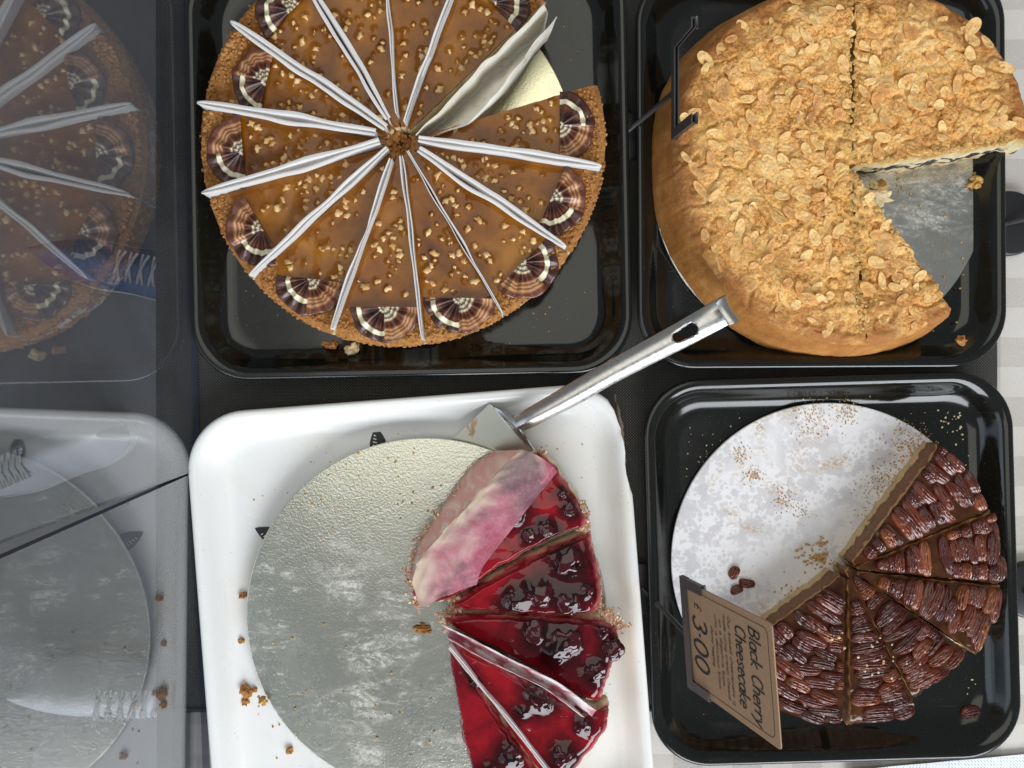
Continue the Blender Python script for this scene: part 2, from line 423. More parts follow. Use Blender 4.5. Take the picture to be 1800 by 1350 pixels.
def m_paper():
    m, nt, b = nodes('white_paper'); p = posn(nt)
    a = noi(nt, p, 90, 4)
    c = mix(nt, rampv(nt, a, .5, .8, 0, .3), (.96, .955, .95), (.88, .84, .81))
    setp(nt, b, color=c, rough=.6)
    out = nt.nodes['Material Output']; tr = nn(nt, 'ShaderNodeBsdfTranslucent', {'Color': (.95, .93, .92, 1)})
    mx = nn(nt, 'ShaderNodeMixShader', {0: .38, 1: b.outputs[0], 2: tr.outputs[0]}); nt.links.new(mx.outputs[0], out.inputs[0])
    MT['paper'] = m
    m, nt, b = nodes('greasy_cream_paper'); p = posn(nt)
    a = noi(nt, p, 35, 4, .6, .8)
    c = mix(nt, rampv(nt, a, .35, .7), (.97, .96, .92), (.92, .87, .74)); c = mix(nt, rampv(nt, noi(nt, p, 55, 4, .6, 1.5), .62, .72, 0, .7), c, (.42, .22, .08))
    setp(nt, b, color=c, rough=.7, spec=.2)
    out = nt.nodes['Material Output']; tr = nn(nt, 'ShaderNodeBsdfTranslucent', {'Color': (.95, .9, .75, 1)})
    mx = nn(nt, 'ShaderNodeMixShader', {0: .3, 1: b.outputs[0], 2: tr.outputs[0]}); nt.links.new(mx.outputs[0], out.inputs[0])
    MT['paper_cream'] = m
    m, nt, b = nodes('stained_film'); p = posn(nt)
    a = noi(nt, p, 34, 4, .6, .6); d = noi(nt, p, 52, 3, .5, .4)
    f = math_(nt, 'ADD', attr(nt, 'e'), rampv(nt, a, .3, .7, -.38, .38))
    c = ramp(nt, f, [(.05, (.46, .10, .16)), (.38, (.56, .21, .26)), (.66, (.66, .42, .39)), (.92, (.74, .60, .45))])
    c = mix(nt, rampv(nt, noi(nt, p, 30, 3, .5, .3), .50, .62, 0, .8), c, (.19, .095, .13))
    c = mix(nt, rampv(nt, noi(nt, p, 420, 4, .7), .45, .65, 0, .12), c, (.85, .74, .70))
    setp(nt, b, color=c, rough=.42, spec=.4, normal=bump(nt, noi(nt, p, 40, 2, .5, .5), .15, .002))
    out = nt.nodes['Material Output']; tr = nn(nt, 'ShaderNodeBsdfTransparent', {'Color': (1, .85, .87, 1)})
    mx = nn(nt, 'ShaderNodeMixShader', {0: .18, 1: b.outputs[0], 2: tr.outputs[0]}); nt.links.new(mx.outputs[0], out.inputs[0])
    MT['film'] = m
    m, nt, b = nodes('stained_film_brown'); p = posn(nt)
    a = noi(nt, p, 45, 4, .6, .6)
    c = ramp(nt, a, [(.38, (.95, .72, .58)), (.48, (.88, .46, .40)), (.6, (.97, .82, .70))])
    setp(nt, b, color=c, rough=.45)
    out = nt.nodes['Material Output']; tr = nn(nt, 'ShaderNodeBsdfTranslucent', {'Color': (.95, .7, .62, 1)})
    mx = nn(nt, 'ShaderNodeMixShader', {0: .25, 1: b.outputs[0], 2: tr.outputs[0]}); nt.links.new(mx.outputs[0], out.inputs[0])
    MT['film_brown'] = m
    m, nt, b = nodes('stained_white_paper'); p = posn(nt)
    c = mix(nt, rampv(nt, noi(nt, p, 60, 4, .6, .5), .46, .60), (.82, .76, .76), (.58, .20, .25))
    setp(nt, b, color=c, rough=.5); MT['paper_pink'] = m
m_paper()
def m_fan():
    m, nt, b = nodes('marbled_chocolate'); p = posn(nt, 'obj')
    sp = nn(nt, 'ShaderNodeSeparateXYZ', {0: p})
    fl = nn(nt, 'ShaderNodeCombineXYZ', {0: sp.outputs[0], 1: sp.outputs[1], 2: 0.0}).outputs[0]
    r = nn(nt, 'ShaderNodeVectorMath', {0: fl}, operation='LENGTH').outputs['Value']
    rn = math_(nt, 'ADD', math_(nt, 'DIVIDE', r, .0208), rampv(nt, noi(nt, p, 130, 2), 0, 1, -.07, .07))
    rd = math_(nt, 'ADD', rn, math_(nt, 'MULTIPLY', orand(nt), .14))
    D = (.030, .010, .008); K = (.80, .72, .52); B = (.15, .045, .020); T = (.60, .31, .14); X = (.07, .022, .014)
    ca = ramp(nt, rd, [(.0, K), (.10, X), (.16, K), (.22, D), (.30, X), (.42, D), (.55, X), (.66, B), (.72, D), (.745, K), (.855, K), (.88, D), (1.0, X)])
    cb = ramp(nt, rd, [(.0, D), (.12, K), (.2, D), (.26, K), (.34, X), (.40, K), (.46, B), (.58, X), (.66, B), (.72, T), (.755, B), (.82, T), (.86, B), (.92, T), (1.0, B)])
    c = mix(nt, rampv(nt, math_(nt, 'MULTIPLY', sp.outputs[1], attr(nt, 'side')), -.0004, .0004), ca, cb)
    setp(nt, b, color=c, rough=.34, spec=.45, coat=.2, coatr=.2); MT['fan'] = m
m_fan()
def m_steel():
    m, nt, b = nodes('stainless_steel'); p = posn(nt)
    r = noi(nt, p, 300, 4)
    setp(nt, b, color=(.52, .51, .495), metal=1.0, rough=rampv(nt, r, .3, .7, .24, .38), normal=bump(nt, r, .08, .0005)); MT['steel'] = m
    m, nt, b = nodes('smeared_steel'); p = posn(nt)
    s = rampv(nt, noi(nt, p, 55, 5, .65, .8), .56, .68)
    c = mix(nt, s, (.66, .66, .58), (.50, .28, .14))
    setp(nt, b, color=c, metal=math_(nt, 'SUBTRACT', 1.0, s), rough=.34); MT['steel_smeared'] = m
m_steel()
def m_kraft():
    m, nt, b = nodes('kraft_card'); p = posn(nt)
    c = mix(nt, noi(nt, p, 500, 4), (.30, .185, .105), (.42, .275, .165)); setp(nt, b, color=c, rough=.8); MT['kraft'] = m
m_kraft()
def m_napkin():
    m, nt, b = nodes('blue_patterned_paper'); p = posn(nt)
    q = nn(nt, 'ShaderNodeMapping', {'Vector': p, 'Rotation': (0, 0, rad(45)), 'Scale': (150, 150, 1)}).outputs[0]
    ck = nn(nt, 'ShaderNodeTexBrick', {'Vector': q, 'Scale': 1.0, 'Mortar Size': .09, 'Color1': (.62, .68, .78, 1), 'Color2': (.22, .33, .55, 1), 'Mortar': (.82, .84, .86, 1)}).outputs['Color']
    setp(nt, b, color=ck, rough=.7); MT['napkin'] = m
m_napkin()

# ------------------------------------------------------------------ the setting
floor = addw('floor', [(-3, -3, -.75), (3, -3, -.75), (3, 3, -.75), (-3, 3, -.75)], [(0, 1, 2, 3)], MT['floor'])
tag(floor, None, kind='structure')
def box(x0, x1, y0, y1, z0, z1):
    V = [(x, y, z) for z in (z0, z1) for y in (y0, y1) for x in (x0, x1)]
    return V, [(0, 2, 3, 1), (4, 5, 7, 6), (0, 1, 5, 4), (2, 6, 7, 3), (0, 4, 6, 2), (1, 3, 7, 5)]
V, F = box(-.262, .75, -.55, .55, -.04, -.004)
tag(addw('table', V, F, MT['table_wood'], smooth=False), None, kind='structure')
# tablecloth: gently uneven sheet
nx, ny = 120, 110; V = []
for i in range(nx):
    for j in range(ny):
        x = -.258 + (.745 + .258) * i / (nx - 1); y = -.545 + 1.09 * j / (ny - 1)
        fold = .0010 * fbm(x * 14, y * 5, 3.3, 2) if x > .33 or x < -.2 else 0
        V.append((max(x, -.2365), y, -.0015 + max(-.001, fold * .8)))
o = addw('tablecloth', V, grid_faces(nx, ny), MT['cloth'])
tag(o, 'grey and white checked cloth covering the table under the trays', 'tablecloth')
# black mesh mat: woven sheet with a bound edge
m0 = P(312, -60); m1 = P(1752, 1246)
nx, ny = 80, 80; V = []
for i in range(nx):
    for j in range(ny):
        x = -.2605 + (m1.x + .2605) * i / (nx - 1); y = m1.y + (.45 - m1.y) * j / (ny - 1)
        V.append((x, y, .0016 + .0003 * nz(x * 40, y * 40) - (.001 if i in (0, nx - 1) or j in (0, ny - 1) else 0)))
mat_o = addw('mesh_mat', V, grid_faces(nx, ny), MT['mat'])
tag(mat_o, 'black woven mesh mat lying under the four trays', 'mat')
V, F = tube([(-.2605, m1.y, .0018), (m0.x + .2, m1.y + .0004, .0018), (m1.x, m1.y, .0018)], .0016, 6, .6)
addw('bound_edge', V, F, MT['black_plastic'], mat_o)

# glass panes at the left end of the counter (two sheets with an open joint between them)
def pane(name, y0a, y0b, y1a, y1b, yaw, xa, ya, label):
    """y0a..: lower end at z=0 / z=top, upper end at z=0 / z=top"""
    t = .005; zt = .34; x = xa; c = Vector((xa, ya, 0))
    V = [(0, y0a, .0022), (0, y1a, .0022), (0, y1b, zt), (0, y0b, zt), (-t, y0a, .0022), (-t, y1a, .0022), (-t, y1b, zt), (-t, y0b, zt)]
    ca, sa = math.cos(yaw), math.sin(yaw)
    W = []
    for vx, vy, vz in V:
        dy = vy - c.y; W.append((x + vx * ca - dy * sa, c.y + vx * sa + dy * ca, vz))
    F = [(0, 1, 2, 3), (4, 7, 6, 5), (0, 4, 5, 1), (3, 2, 6, 7), (0, 3, 7, 4), (1, 5, 6, 2)]
    o = addw(name, W, F, [MT['glass'], MT['glass_back'], MT['glass_edge']], origin=c, midx=[0, 1, 2, 2, 2, 2], smooth=False)
    tag(o, label, 'glass pane', 'glass panes of the display case')
pane('glass_pane', -.0618, -.0765, .50, .50, rad(1.15), -.2273, -.062, 'upper reflecting glass pane beside the caramel cake, above the dark joint')
pane('glass_pane', -.50, -.50, -.0630, -.0865, rad(1.93), -.2281, -.062, 'lower reflecting glass pane beside the white tray, below the dark joint')

# ------------------------------------------------------------------ trays
def rrect(cx, cy, hw, hh, r, rot, n=14):
    pts = []
    for q, (sx, sy) in enumerate(((1, 1), (-1, 1), (-1, -1), (1, -1))):
        for k in range(n + 1):
            a = PI / 2 * q + PI / 2 * k / n
            pts.append((sx * (hw - r) + r * math.cos(a), sy * (hh - r) + r * math.sin(a)))
        # straight run
        nsx, nsy = ((-1, 1), (-1, -1), (1, -1), (1, 1))[q]
        a = PI / 2 * (q + 1)
        e0 = pts[-1]; e1 = (nsx * (hw - r) + r * math.cos(a), nsy * (hh - r) + r * math.sin(a))
        for k in range(1, 30): pts.append((e0[0] + (e1[0] - e0[0]) * k / 30, e0[1] + (e1[1] - e0[1]) * k / 30))
    ca, sa = math.cos(rot), math.sin(rot)
    return [(cx + x * ca - y * sa, cy + x * sa + y * ca) for x, y in pts]
PROF = [(.0235, .0022), (.014, .0035), (.0075, .0095), (.0035, .0160), (.0008, .0190), (0, .0205), (.0006, .0216), (.0022, .0221), (.0045, .0218),
        (.0068, .0206), (.0092, .0180), (.0125, .0132), (.0158, .0096), (.0190, .0074), (.0222, .0062), (.0250, .0057), (.029, .0056)]
FLOORZ = .0056
def tray(name, left, right, top, bottom, rot, mat, label, r=.040, chip=None):
    zr = .0205
    c = P((left + right) / 2, (top + bottom) / 2, zr); hw = L((right - left) / 2, zr); hh = L((bottom - top) / 2, zr)
    root = thing(name, label, 'tray', (c.x, c.y, .0), 'cake trays on the counter')
    V = []; n = None
    for ins, z in PROF:
        pts = rrect(c.x, c.y, hw - ins, hh - ins, r - ins * .72, rot)
        n = len(pts)
        for (x, y) in pts:
            if chip and ins < .0085:
                lx = (x - c.x) * math.cos(-rot) - (y - c.y) * math.sin(-rot); ly = (x - c.x) * math.sin(-rot) + (y - c.y) * math.cos(-rot)
                if lx > hw - .012 and chip[0] < ly < chip[1]:
                    t = (ly - chip[0]) / (chip[1] - chip[0])
                    d = (.0040 + .0022 * fbm(ly * 120, 3.1, 0, 3)) * min(1, 4 * t, 4 * (1 - t))
                    k = max(0, d - ins); x -= k * math.cos(rot); y -= k * math.sin(rot)
            V.append((x, y, z))
    F = grid_faces(len(PROF), n, wrapv=True)
    F = [f[::-1] for f in F]
    # floor rings
    base = (len(PROF) - 1) * n
    for s in (.6, .2):
        b = len(V)
        for k in range(n):
            v = V[base + k]; V.append((c.x + (v[0] - c.x) * s, c.y + (v[1] - c.y) * s, FLOORZ))
        pb = base if s == .6 else b - n
        for k in range(n): F.append((pb + k, pb + (k + 1) % n, b + (k + 1) % n, b + k))
    F.append(tuple(len(V) - n + k for k in range(n)))
    o = addw('tray_body', V, F, mat, root)
    # orient outward/up
    if chip:
        g = G(); pts = []
        for k in range(40):
            t = k / 39; ly = chip[0] + (chip[1] - chip[0]) * t
            e = min(1, 4 * t, 4 * (1 - t))
            xo = hw - .0022 - .0034 * abs(fbm(ly * 110, 9.1, 0, 3)) - .005 * (1 - e); xi = hw - .0062
            row = []
            for (lx, z) in ((xi, .0186), ((xi + xo) / 2, .0196 + .0005 * nz(ly * 300, 1)), (xo, .0194 + .0006 * nz(ly * 260, 4)), (xo - .0006, .0165), (xi, .015)):
                row.append((c.x + lx * math.cos(rot) - ly * math.sin(rot), c.y + lx * math.sin(rot) + ly * math.cos(rot), z))
            pts += row
        g.put(pts, [f[::-1] for f in grid_faces(40, 5)])
        tag(addw('chipped_core', g.V, g.F, MT['chip_core'], root, smooth=False), 'brown core bared along the chipped rim')
    return root, c, hw, hh
tray('serving_tray', 331, 1106, -85, 662, rad(1.1), MT['enamel'], 'black tray holding the caramel hazelnut cake at upper left')
tray('serving_tray', 1119, 1767, -60, 647, rad(.3), MT['enamel'], 'black tray holding the almond cake at upper right')
trw, ctr, hw3, hh3 = tray('serving_tray', 352, 1128, 698, 1482, rad(4.4), MT['white'], 'white tray with a chipped corner rim under the cherry cheesecake', r=.042, chip=(.076, .148))
tray('serving_tray', 1138, 1787, 660, 1340, rad(1.6), MT['enamel'], 'black tray holding the half eaten pecan cake at lower right')

# leaf prints on the white tray
def leaf_print(px, py, ang, ln):
    o = P(px, py, FLOORZ + .0004); ca, sa = math.cos(ang), math.sin(ang)
    up = []; lo = []; n = 16
    for k in range(n + 1):
        t = k / n; wd = .30 * math.sin(PI * min(1, t * .93 + .07)) ** .8 * (1 - t * .35)
        up.append((t * ln, wd * ln)); lo.append((t * ln, -wd * ln))
    pts = up + lo[::-1]
    V = [(o.x + x * ca - y * sa, o.y + x * sa + y * ca, o.z) for x, y in pts]
    F = [(k, 2 * n + 1 - k, 2 * n - k, k + 1) for k in range(n)]
    b = addw('leaf_print', V, F, MT['black_print'], trw, smooth=False)
    tag(b, 'printed black leaf on the tray floor')
    g = G()
    for k in range(4):
        x0 = (.40 + .10 * k) * ln; y0 = .03 * ln; y1 = (.17 - .025 * k) * ln; wdt = .028 * ln
        q = [(x0, y0), (x0 + wdt, y0), (x0 + wdt * 2.6, y1), (x0 + wdt * 1.2, y1)]
        g.put([(o.x + x * ca - y * sa, o.y + x * sa + y * ca, o.z + .0003) for x, y in q], [(3, 2, 1, 0)])
    addw('leaf_vein', g.V, g.F, MT['white'], b, smooth=False)
leaf_print(668, 808, rad(97), L(58))
leaf_print(503, 954, rad(155), L(60))

# ------------------------------------------------------------------ cake boards
def board(name, c, r, z, mat, label, tilt=0.0, th=.0026, cat='cake board'):
    root_loc = Vector((c[0], c[1], z))
    g = G(); n = 160; V = []
    prof = [(r - .001, -th), (r, -th * .6), (r, -.0004), (r - .0005, 0), (r - .0008, 0), (r - .002, 0)] + [(r * k, 0) for k in (.85, .6, .35, .1)]
    for rr, dz in prof:
        for k in range(n):
            a = 2 * PI * k / n; x, y = rr * math.cos(a), rr * math.sin(a)
            V.append((x, y, dz + tilt * y))
    F = [f[::-1] for f in grid_faces(len(prof), n, wrapv=True)]
    F.append(tuple((len(prof) - 1) * n + k for k in range(n)))
    o = add(name, mesh(name, V, F, mat), None, root_loc)
    return tag(o, label, cat, 'round cake boards on the trays')
C1 = P(705, 248, .038); R1 = L(358, .038)
CA = P(1465, 310, .010); RAb = L(318, .010)
CP = P(1492, 1003, .036); RP = L(286, .036)
board('cake_board', (C1.x - .005, C1.y + .0), .1262, .0095, MT['gold'], 'gold foil cake board showing in the gap of the caramel cake')
board('cake_board', (CA.x - .0092, CA.y - .0055), .1205, .0095, MT['silver_dusty'], 'scuffed silver cake board bared where the almond cake is cut away')
B3 = P(750, 1086, .0135)
board('cake_board', B3, L(317, .0135), .0138, MT['silver'], 'large silver foil cake board with cream smears on the white tray', tilt=.045)
B4 = P(1457, 985, .0095)
board('cake_board', B4, L(277, .0095), .0095, MT['grease'], 'white grease spotted cake board beside the pecan cake')

# ------------------------------------------------------------------ wedge builder for cut cakes
def wedge(c, Rf, a0, a1, gap, z0, hf, nr, na, ns, flare=0.0, rag=.0006, side_noise=.0008, sn_scale=140, rin=.0015, seed=0.0, arcn=1.0, ragf=210):
    half = (a1 - a0) / 2; bis = (a0 + a1) / 2
    sh = gap / max(.35, math.sin(min(half, PI / 2)))
    ax, ay = c[0] + math.cos(bis) * sh, c[1] + math.sin(bis) * sh
    V = []; E = []; Hh = []
    for i in range(nr + 1):
        for j in range(na + 1):
            th = a0 + (a1 - a0) * j / na
            ux, uy = math.cos(th), math.sin(th)
            R = Rf(th); dx, dy = ax - c[0], ay - c[1]
            bq = dx * ux + dy * uy; rm = -bq + math.sqrt(max(0, bq * bq - (dx * dx + dy * dy) + R * R))
            r = rin + (rm - rin) * i / nr
            x, y = ax + r * ux, ay + r * uy
            if j in (0, na):
                q = rag * fbm(x * ragf + seed, y * ragf, 5.5, 3)
                x += -uy * q; y += ux * q
            e = i / nr
            V.append((x, y, hf(x, y, e))); E.append(e); Hh.append(1.0)
    nv = na + 1
    F = grid_faces(nr + 1, nv); mi = [0] * len(F)
    loop = [i * nv for i in range(nr + 1)] + [nr * nv + j for j in range(1, na + 1)] + [i * nv + na for i in range(nr - 1, -1, -1)] + [j for j in range(na - 1, 0, -1)]
    kind = [2] * nr + [1] * na + [2] * nr + [2] * na
    m = len(loop); base = len(V)
    for k in range(ns + 1):
        t = k / ns
        for q, b in enumerate(loop):
            x, y, z = V[b]
            arc = nr < q < nr + na
            if q in (nr, nr + na): arc = True
            ddx, ddy = x - c[0], y - c[1]; dd = math.hypot(ddx, ddy) + 1e-9
            zz = z + (z0 - z) * t
            s = side_noise * fbm(x * sn_scale + seed, y * sn_scale, zz * sn_scale, 3) * (1 if 0 < k else 0)
            if arc: s = s * arcn + flare * t; nxn, nyn = ddx / dd, ddy / dd
            else:
                th = a0 if q < nr else a1; sg = -1 if q < nr else 1
                nxn, nyn = -math.sin(th) * sg, math.cos(th) * sg
            V.append((x + nxn * s, y + nyn * s, zz)); E.append(1.0); Hh.append(1 - t)
    for k in range(ns):
        for q in range(m):
            a = base + k * m + q; b = base + k * m + (q + 1) % m
            F.append((a, a + m, b + m, b)); mi.append(kind[q])
    return V, F, mi, {'e': E, 'h': Hh}
def inwedge(x, y, c, a0, a1, R, pad):
    dx, dy = x - c[0], y - c[1]; r = math.hypot(dx, dy)
    if r > R: return False
    th = math.atan2(dy, dx)
    while th < a0: th += 2 * PI
    while th > a0 + 2 * PI: th -= 2 * PI
    if th > a1: return False
    return r * math.sin(min(th - a0, PI / 2)) > pad and r * math.sin(min(a1 - th, PI / 2)) > pad

ORD = ['first', 'second', 'third', 'fourth', 'fifth', 'sixth', 'seventh', 'eighth', 'ninth', 'tenth', 'eleventh', 'twelfth', 'thirteenth', 'fourteenth']

# ------------------------------------------------------------------ caramel hazelnut cake
ZT1 = .0375
edges = [16.6, -8.5, -33.5, -59.6, -83.4, -109.4, -137.2, -163.8, -189.5, -214.4, -239.0, -265.0, -290.4, -316.2]   # clockwise from the gap
nut_me = []
for k in range(8):
    V, F = blob(k * 3.3, .0027, 2, .8, .8)
    nut_me.append(mesh('hazelnut_piece', V, F, MT['hazelnut']))
def fan_mesh(side, seed):
    nr, na = 16, 90; V = []; R0 = .0212; top = []
    for lay in (0, 1):
        for i in range(nr + 1):
            for j in range(na + 1):
                th = -PI / 2 * 1.0 + PI * j / na
                r = R0 * i / nr * (1 + .025 * math.sin(th * 7 + seed) * (i / nr)) + .0005
                # the slit between the two halves
                pl = .0016 * math.sin(th * (11 + seed % 3) + seed + .8 * math.sin(th * 3 + seed)) * (min(1, i / nr * 1.8)) * (1 - .55 * (i / nr) ** 3)
                dome = .0016 * math.cos(th) * (i / nr) * (1 - .9 * (i / nr)) * 4 * .6
                lift = .0022 * (1 - i / nr) ** 2
                step = .0010 * (i / nr) if th * side > .05 else 0
                V.append((r * math.cos(th), r * math.sin(th), pl + dome + lift + step + .0019 - (.0016 if lay else 0)))
    n = (nr + 1) * (na + 1)
    gf = grid_faces(nr + 1, na + 1)
    F = gf + [tuple(i + n for i in f[::-1]) for f in gf]
    nv = na + 1
    for j in range(na): F.append((nr * nv + j, n + nr * nv + j, n + nr * nv + j + 1, nr * nv + j + 1))
    for i in range(nr):
        F.append((i * nv, n + i * nv, n + (i + 1) * nv, (i + 1) * nv)); F.append((i * nv + na, (i + 1) * nv + na, n + (i + 1) * nv + na, n + i * nv + na))
    return mesh('chocolate_fan', V, F, MT['fan'], attr={'side': [side] * len(V)})
fanA = [1, 1]; fanB = [-1, -1]
# hub px, outward direction, mesh
fans = {0: (984, 222, 0, fanB[0]), 1: (968, 350, -24, fanA[0]), 2: (918, 462, -45, fanB[1]), 3: (808, 524, -91, fanA[1]), 4: (677, 540, -90, fanA[0]), 5: (547, 491, -97, fanA[1]),
        6: (463, 403, -150, fanB[0]), 7: (428, 268, -176, fanB[1]), 8: (470, 145, -192, fanB[0]), 9: (512, 22, -222, fanB[1]), 10: (615, -45, -252, fanA[0]), 11: (748, -60, -278, fanA[1]), 12: (868, 8, -318, fanA[0])}
rim_crumbs = [blob(k * 1.7, 1.0, 1, .6, .8) for k in range(10)]
def R1f(th): return R1 * (1 + .008 * math.sin(th * 3 + 1))
rng = random.Random(11)
for k in range(13):
    a1 = rad(edges[k]); a0 = rad(edges[k + 1]); am = (a0 + a1) / 2
    cen = Vector((C1.x + math.cos(am) * R1 * .6, C1.y + math.sin(am) * R1 * .6, .0096))
    root = thing('cake_slice', f'caramel hazelnut cake slice with chocolate fan, {ORD[k]} clockwise from the gap', 'cake slice', cen, 'caramel cake slices')
    def hb(x, y, e):
        z = ZT1 + .0004 * nz(x * 60, y * 60, k)
        if e > .85:
            z += .0011 * fbm(x * 260, y * 260, k, 3) + .0005
            if e > .955: z -= .004 * ((e - .955) / .045) ** 2
        return z
    V, F, mi, at = wedge(C1, R1f, a0, a1, .0013, .0097, hb, 60, 44, 10, flare=-.0022, side_noise=.0012, sn_scale=230, rin=.006, seed=k)
    addw('cake_body', V, F, [MT['biscuit'], MT['biscuit'], MT['cheese']], root, midx=mi, attr=at)
    # nuts first, so that the glaze can rise around them
    nuts = []; tries = 0
    cl = [(rng.uniform(a0, a1), R1 * rng.uniform(.25, .8)) for _ in range(5)]
    while len(nuts) < 30 and tries < 900:
        tries += 1
        if rng.random() < .55:
            ca, cr = rng.choice(cl); th = ca + rng.gauss(0, .05); r = cr + rng.gauss(0, .009)
        else: th = rng.uniform(a0, a1); r = R1 * math.sqrt(rng.uniform(.02, .78))
        if r > R1 * .86 or r < .012: continue
        x, y = C1.x + r * math.cos(th), C1.y + r * math.sin(th)
        if not inwedge(x, y, C1, a0, a1, R1, .0038): continue
        fx = P(fans[k][0], fans[k][1], .04); fd = rad(fans[k][2])
        lx = (x - fx.x) * math.cos(fd) + (y - fx.y) * math.sin(fd)
        if lx > -.002 and math.hypot(x - fx.x, y - fx.y) < .024: continue
        if any(math.hypot(x - q[0], y - q[1]) < .0036 for q in nuts): continue
        nuts.append((x, y, rng.uniform(.40, 1.12)))
    na_ = np.array(nuts)
    def hg(x, y, e):
        z = ZT1 + .0013 + .0003 * nz(x * 45, y * 45, k + 9)
        d = np.hypot(na_[:, 0] - x, na_[:, 1] - y) / (na_[:, 2] * .0030)
        z += min(1.0, float(np.sum(np.exp(-d * d)))) * .0009
        if e > .97: z -= .0008 * ((e - .97) / .03) ** 2
        return z
    def Rg(th): return R1f(th) * (.895 + .022 * fbm(math.cos(th) * 22, math.sin(th) * 22, k, 3))
    V, F, mi, at = wedge(C1, Rg, a0, a1, .0014, ZT1 - .0004, hg, 90, 60, 2, rag=.0003, side_noise=0, rin=.007, seed=k)
    addw('caramel_glaze', V, F, MT['caramel'], root)
    for (x, y, s) in nuts:
        o = add('hazelnut_piece', nut_me[rng.randrange(8)], root, (x, y, ZT1 + .0017 + rng.uniform(-.0011, .0004)))
        o.rotation_euler = (rng.uniform(-.4, .4), rng.uniform(-.4, .4), rng.uniform(0, 6.3)); o.scale = (s * .95, s * rng.uniform(.7, 1) * .95, s * .8)
    # loose biscuit crumbs on the rim
    g = G()
    for q in range(230):
        th = rng.uniform(a0 + .012, a1 - .012); r = R1f(th) * (.985 - abs(rng.gauss(0, .045)))
        s = rng.uniform(.0006, .0017); z = ZT1 + .0007 - (.003 if r > R1 * .975 else 0) + .0006 * rng.random()
        V, F = rim_crumbs[q % 10]; rot = rng.uniform(0, 6.3); cr_, sr_ = math.cos(rot), math.sin(rot)
        x, y = C1.x + r * math.cos(th), C1.y + r * math.sin(th)
        g.put([(x + s * (v[0] * cr_ - v[1] * sr_), y + s * (v[0] * sr_ + v[1] * cr_), z + s * v[2]) for v in V], F)
    for q in range(90):   # crumbs pressed into the side
        th = rng.uniform(a0 + .012, a1 - .012); z = rng.uniform(.012, ZT1 - .002); r = R1f(th) - .0022 * (ZT1 - z) / (ZT1 - .0097) + .0002
        s = rng.uniform(.0006, .0015); V, F = rim_crumbs[q % 10]
        x, y = C1.x + r * math.cos(th), C1.y + r * math.sin(th)
        g.put([(x + s * v[0], y + s * v[1], z + s * v[2]) for v in V], F)
    addw('biscuit_crumbs', g.V, g.F, MT['biscuit_loose'], root, smooth=False)['kind'] = 'stuff'
    fx, fy, fd, fm = fans[k]
    p = P(fx, fy, .040)
    o = add('chocolate_fan', fan_mesh(fm, k * 1.7 + .4), root, (p.x, p.y, ZT1 + .0007)); o.rotation_euler = (rng.uniform(-.04, .04), rng.uniform(-.03, .05), rad(fd))
    q = rng.uniform(1.08, 1.15); o.scale = (q, q * rng.uniform(.98, 1.02), 1.1)
# crumbly heart of the cake
g = G()
for q in range(120):
    r = .010 * math.sqrt(rng.random()); th = rng.uniform(0, 6.3); s = rng.uniform(.001, .0028); V, F = rim_crumbs[q % 10]
    z = .020 + .012 * (r / .010) + rng.uniform(-.002, .002)
    g.put([(C1.x + r * math.cos(th) + s * v[0], C1.y + r * math.sin(th) * 1.2 + s * v[1], z + s * v[2]) for v in V], F)
o = addw('cake_crumbs', g.V, g.F, MT['biscuit_loose'], None, (C1.x, C1.y, .0097), smooth=False)
tag(o, 'brown crumbs in the hollow centre of the caramel cake', 'crumbs', None, 'stuff')

def sheet(paths, th=.0004):
    """thin paper lofted between rows of points, with thickness; rows: equal-length lists of world points"""
    nu, nv = len(paths), len(paths[0])
    top = [Vector(p) for row in paths for p in row]
    N = [Vector((0, 0, 0)) for _ in top]
    F = grid_faces(nu, nv)
    for f in F:
        n = (top[f[1]] - top[f[0]]).cross(top[f[3]] - top[f[0]])
        for i in f: N[i] += n
    V = top + [p - (n.normalized() if n.length > 0 else Vector((0, 0, 1))) * th for p, n in zip(top, N)]
    b = len(top); FF = F + [tuple(i + b for i in f[::-1]) for f in F]
    nf = len(FF)
    for j in range(nv - 1):
        FF.append((j, j + b, j + 1 + b, j + 1)); q = (nu - 1) * nv + j; FF.append((q, q + 1, q + 1 + b, q + b))
    for i in range(nu - 1):
        q = i * nv; FF.append((q, q + nv, q + nv + b, q + b)); q = i * nv + nv - 1; FF.append((q, q + b, q + nv + b, q + nv))
    m2 = {}
    for k in range(nf, len(FF)):      # the cut edges get vertices of their own, so that they stay sharp
        f2 = []
        for i in FF[k]:
            if i not in m2: m2[i] = len(V); V.append(V[i].copy())
            f2.append(m2[i])
        FF[k] = tuple(f2)
    return V, FF
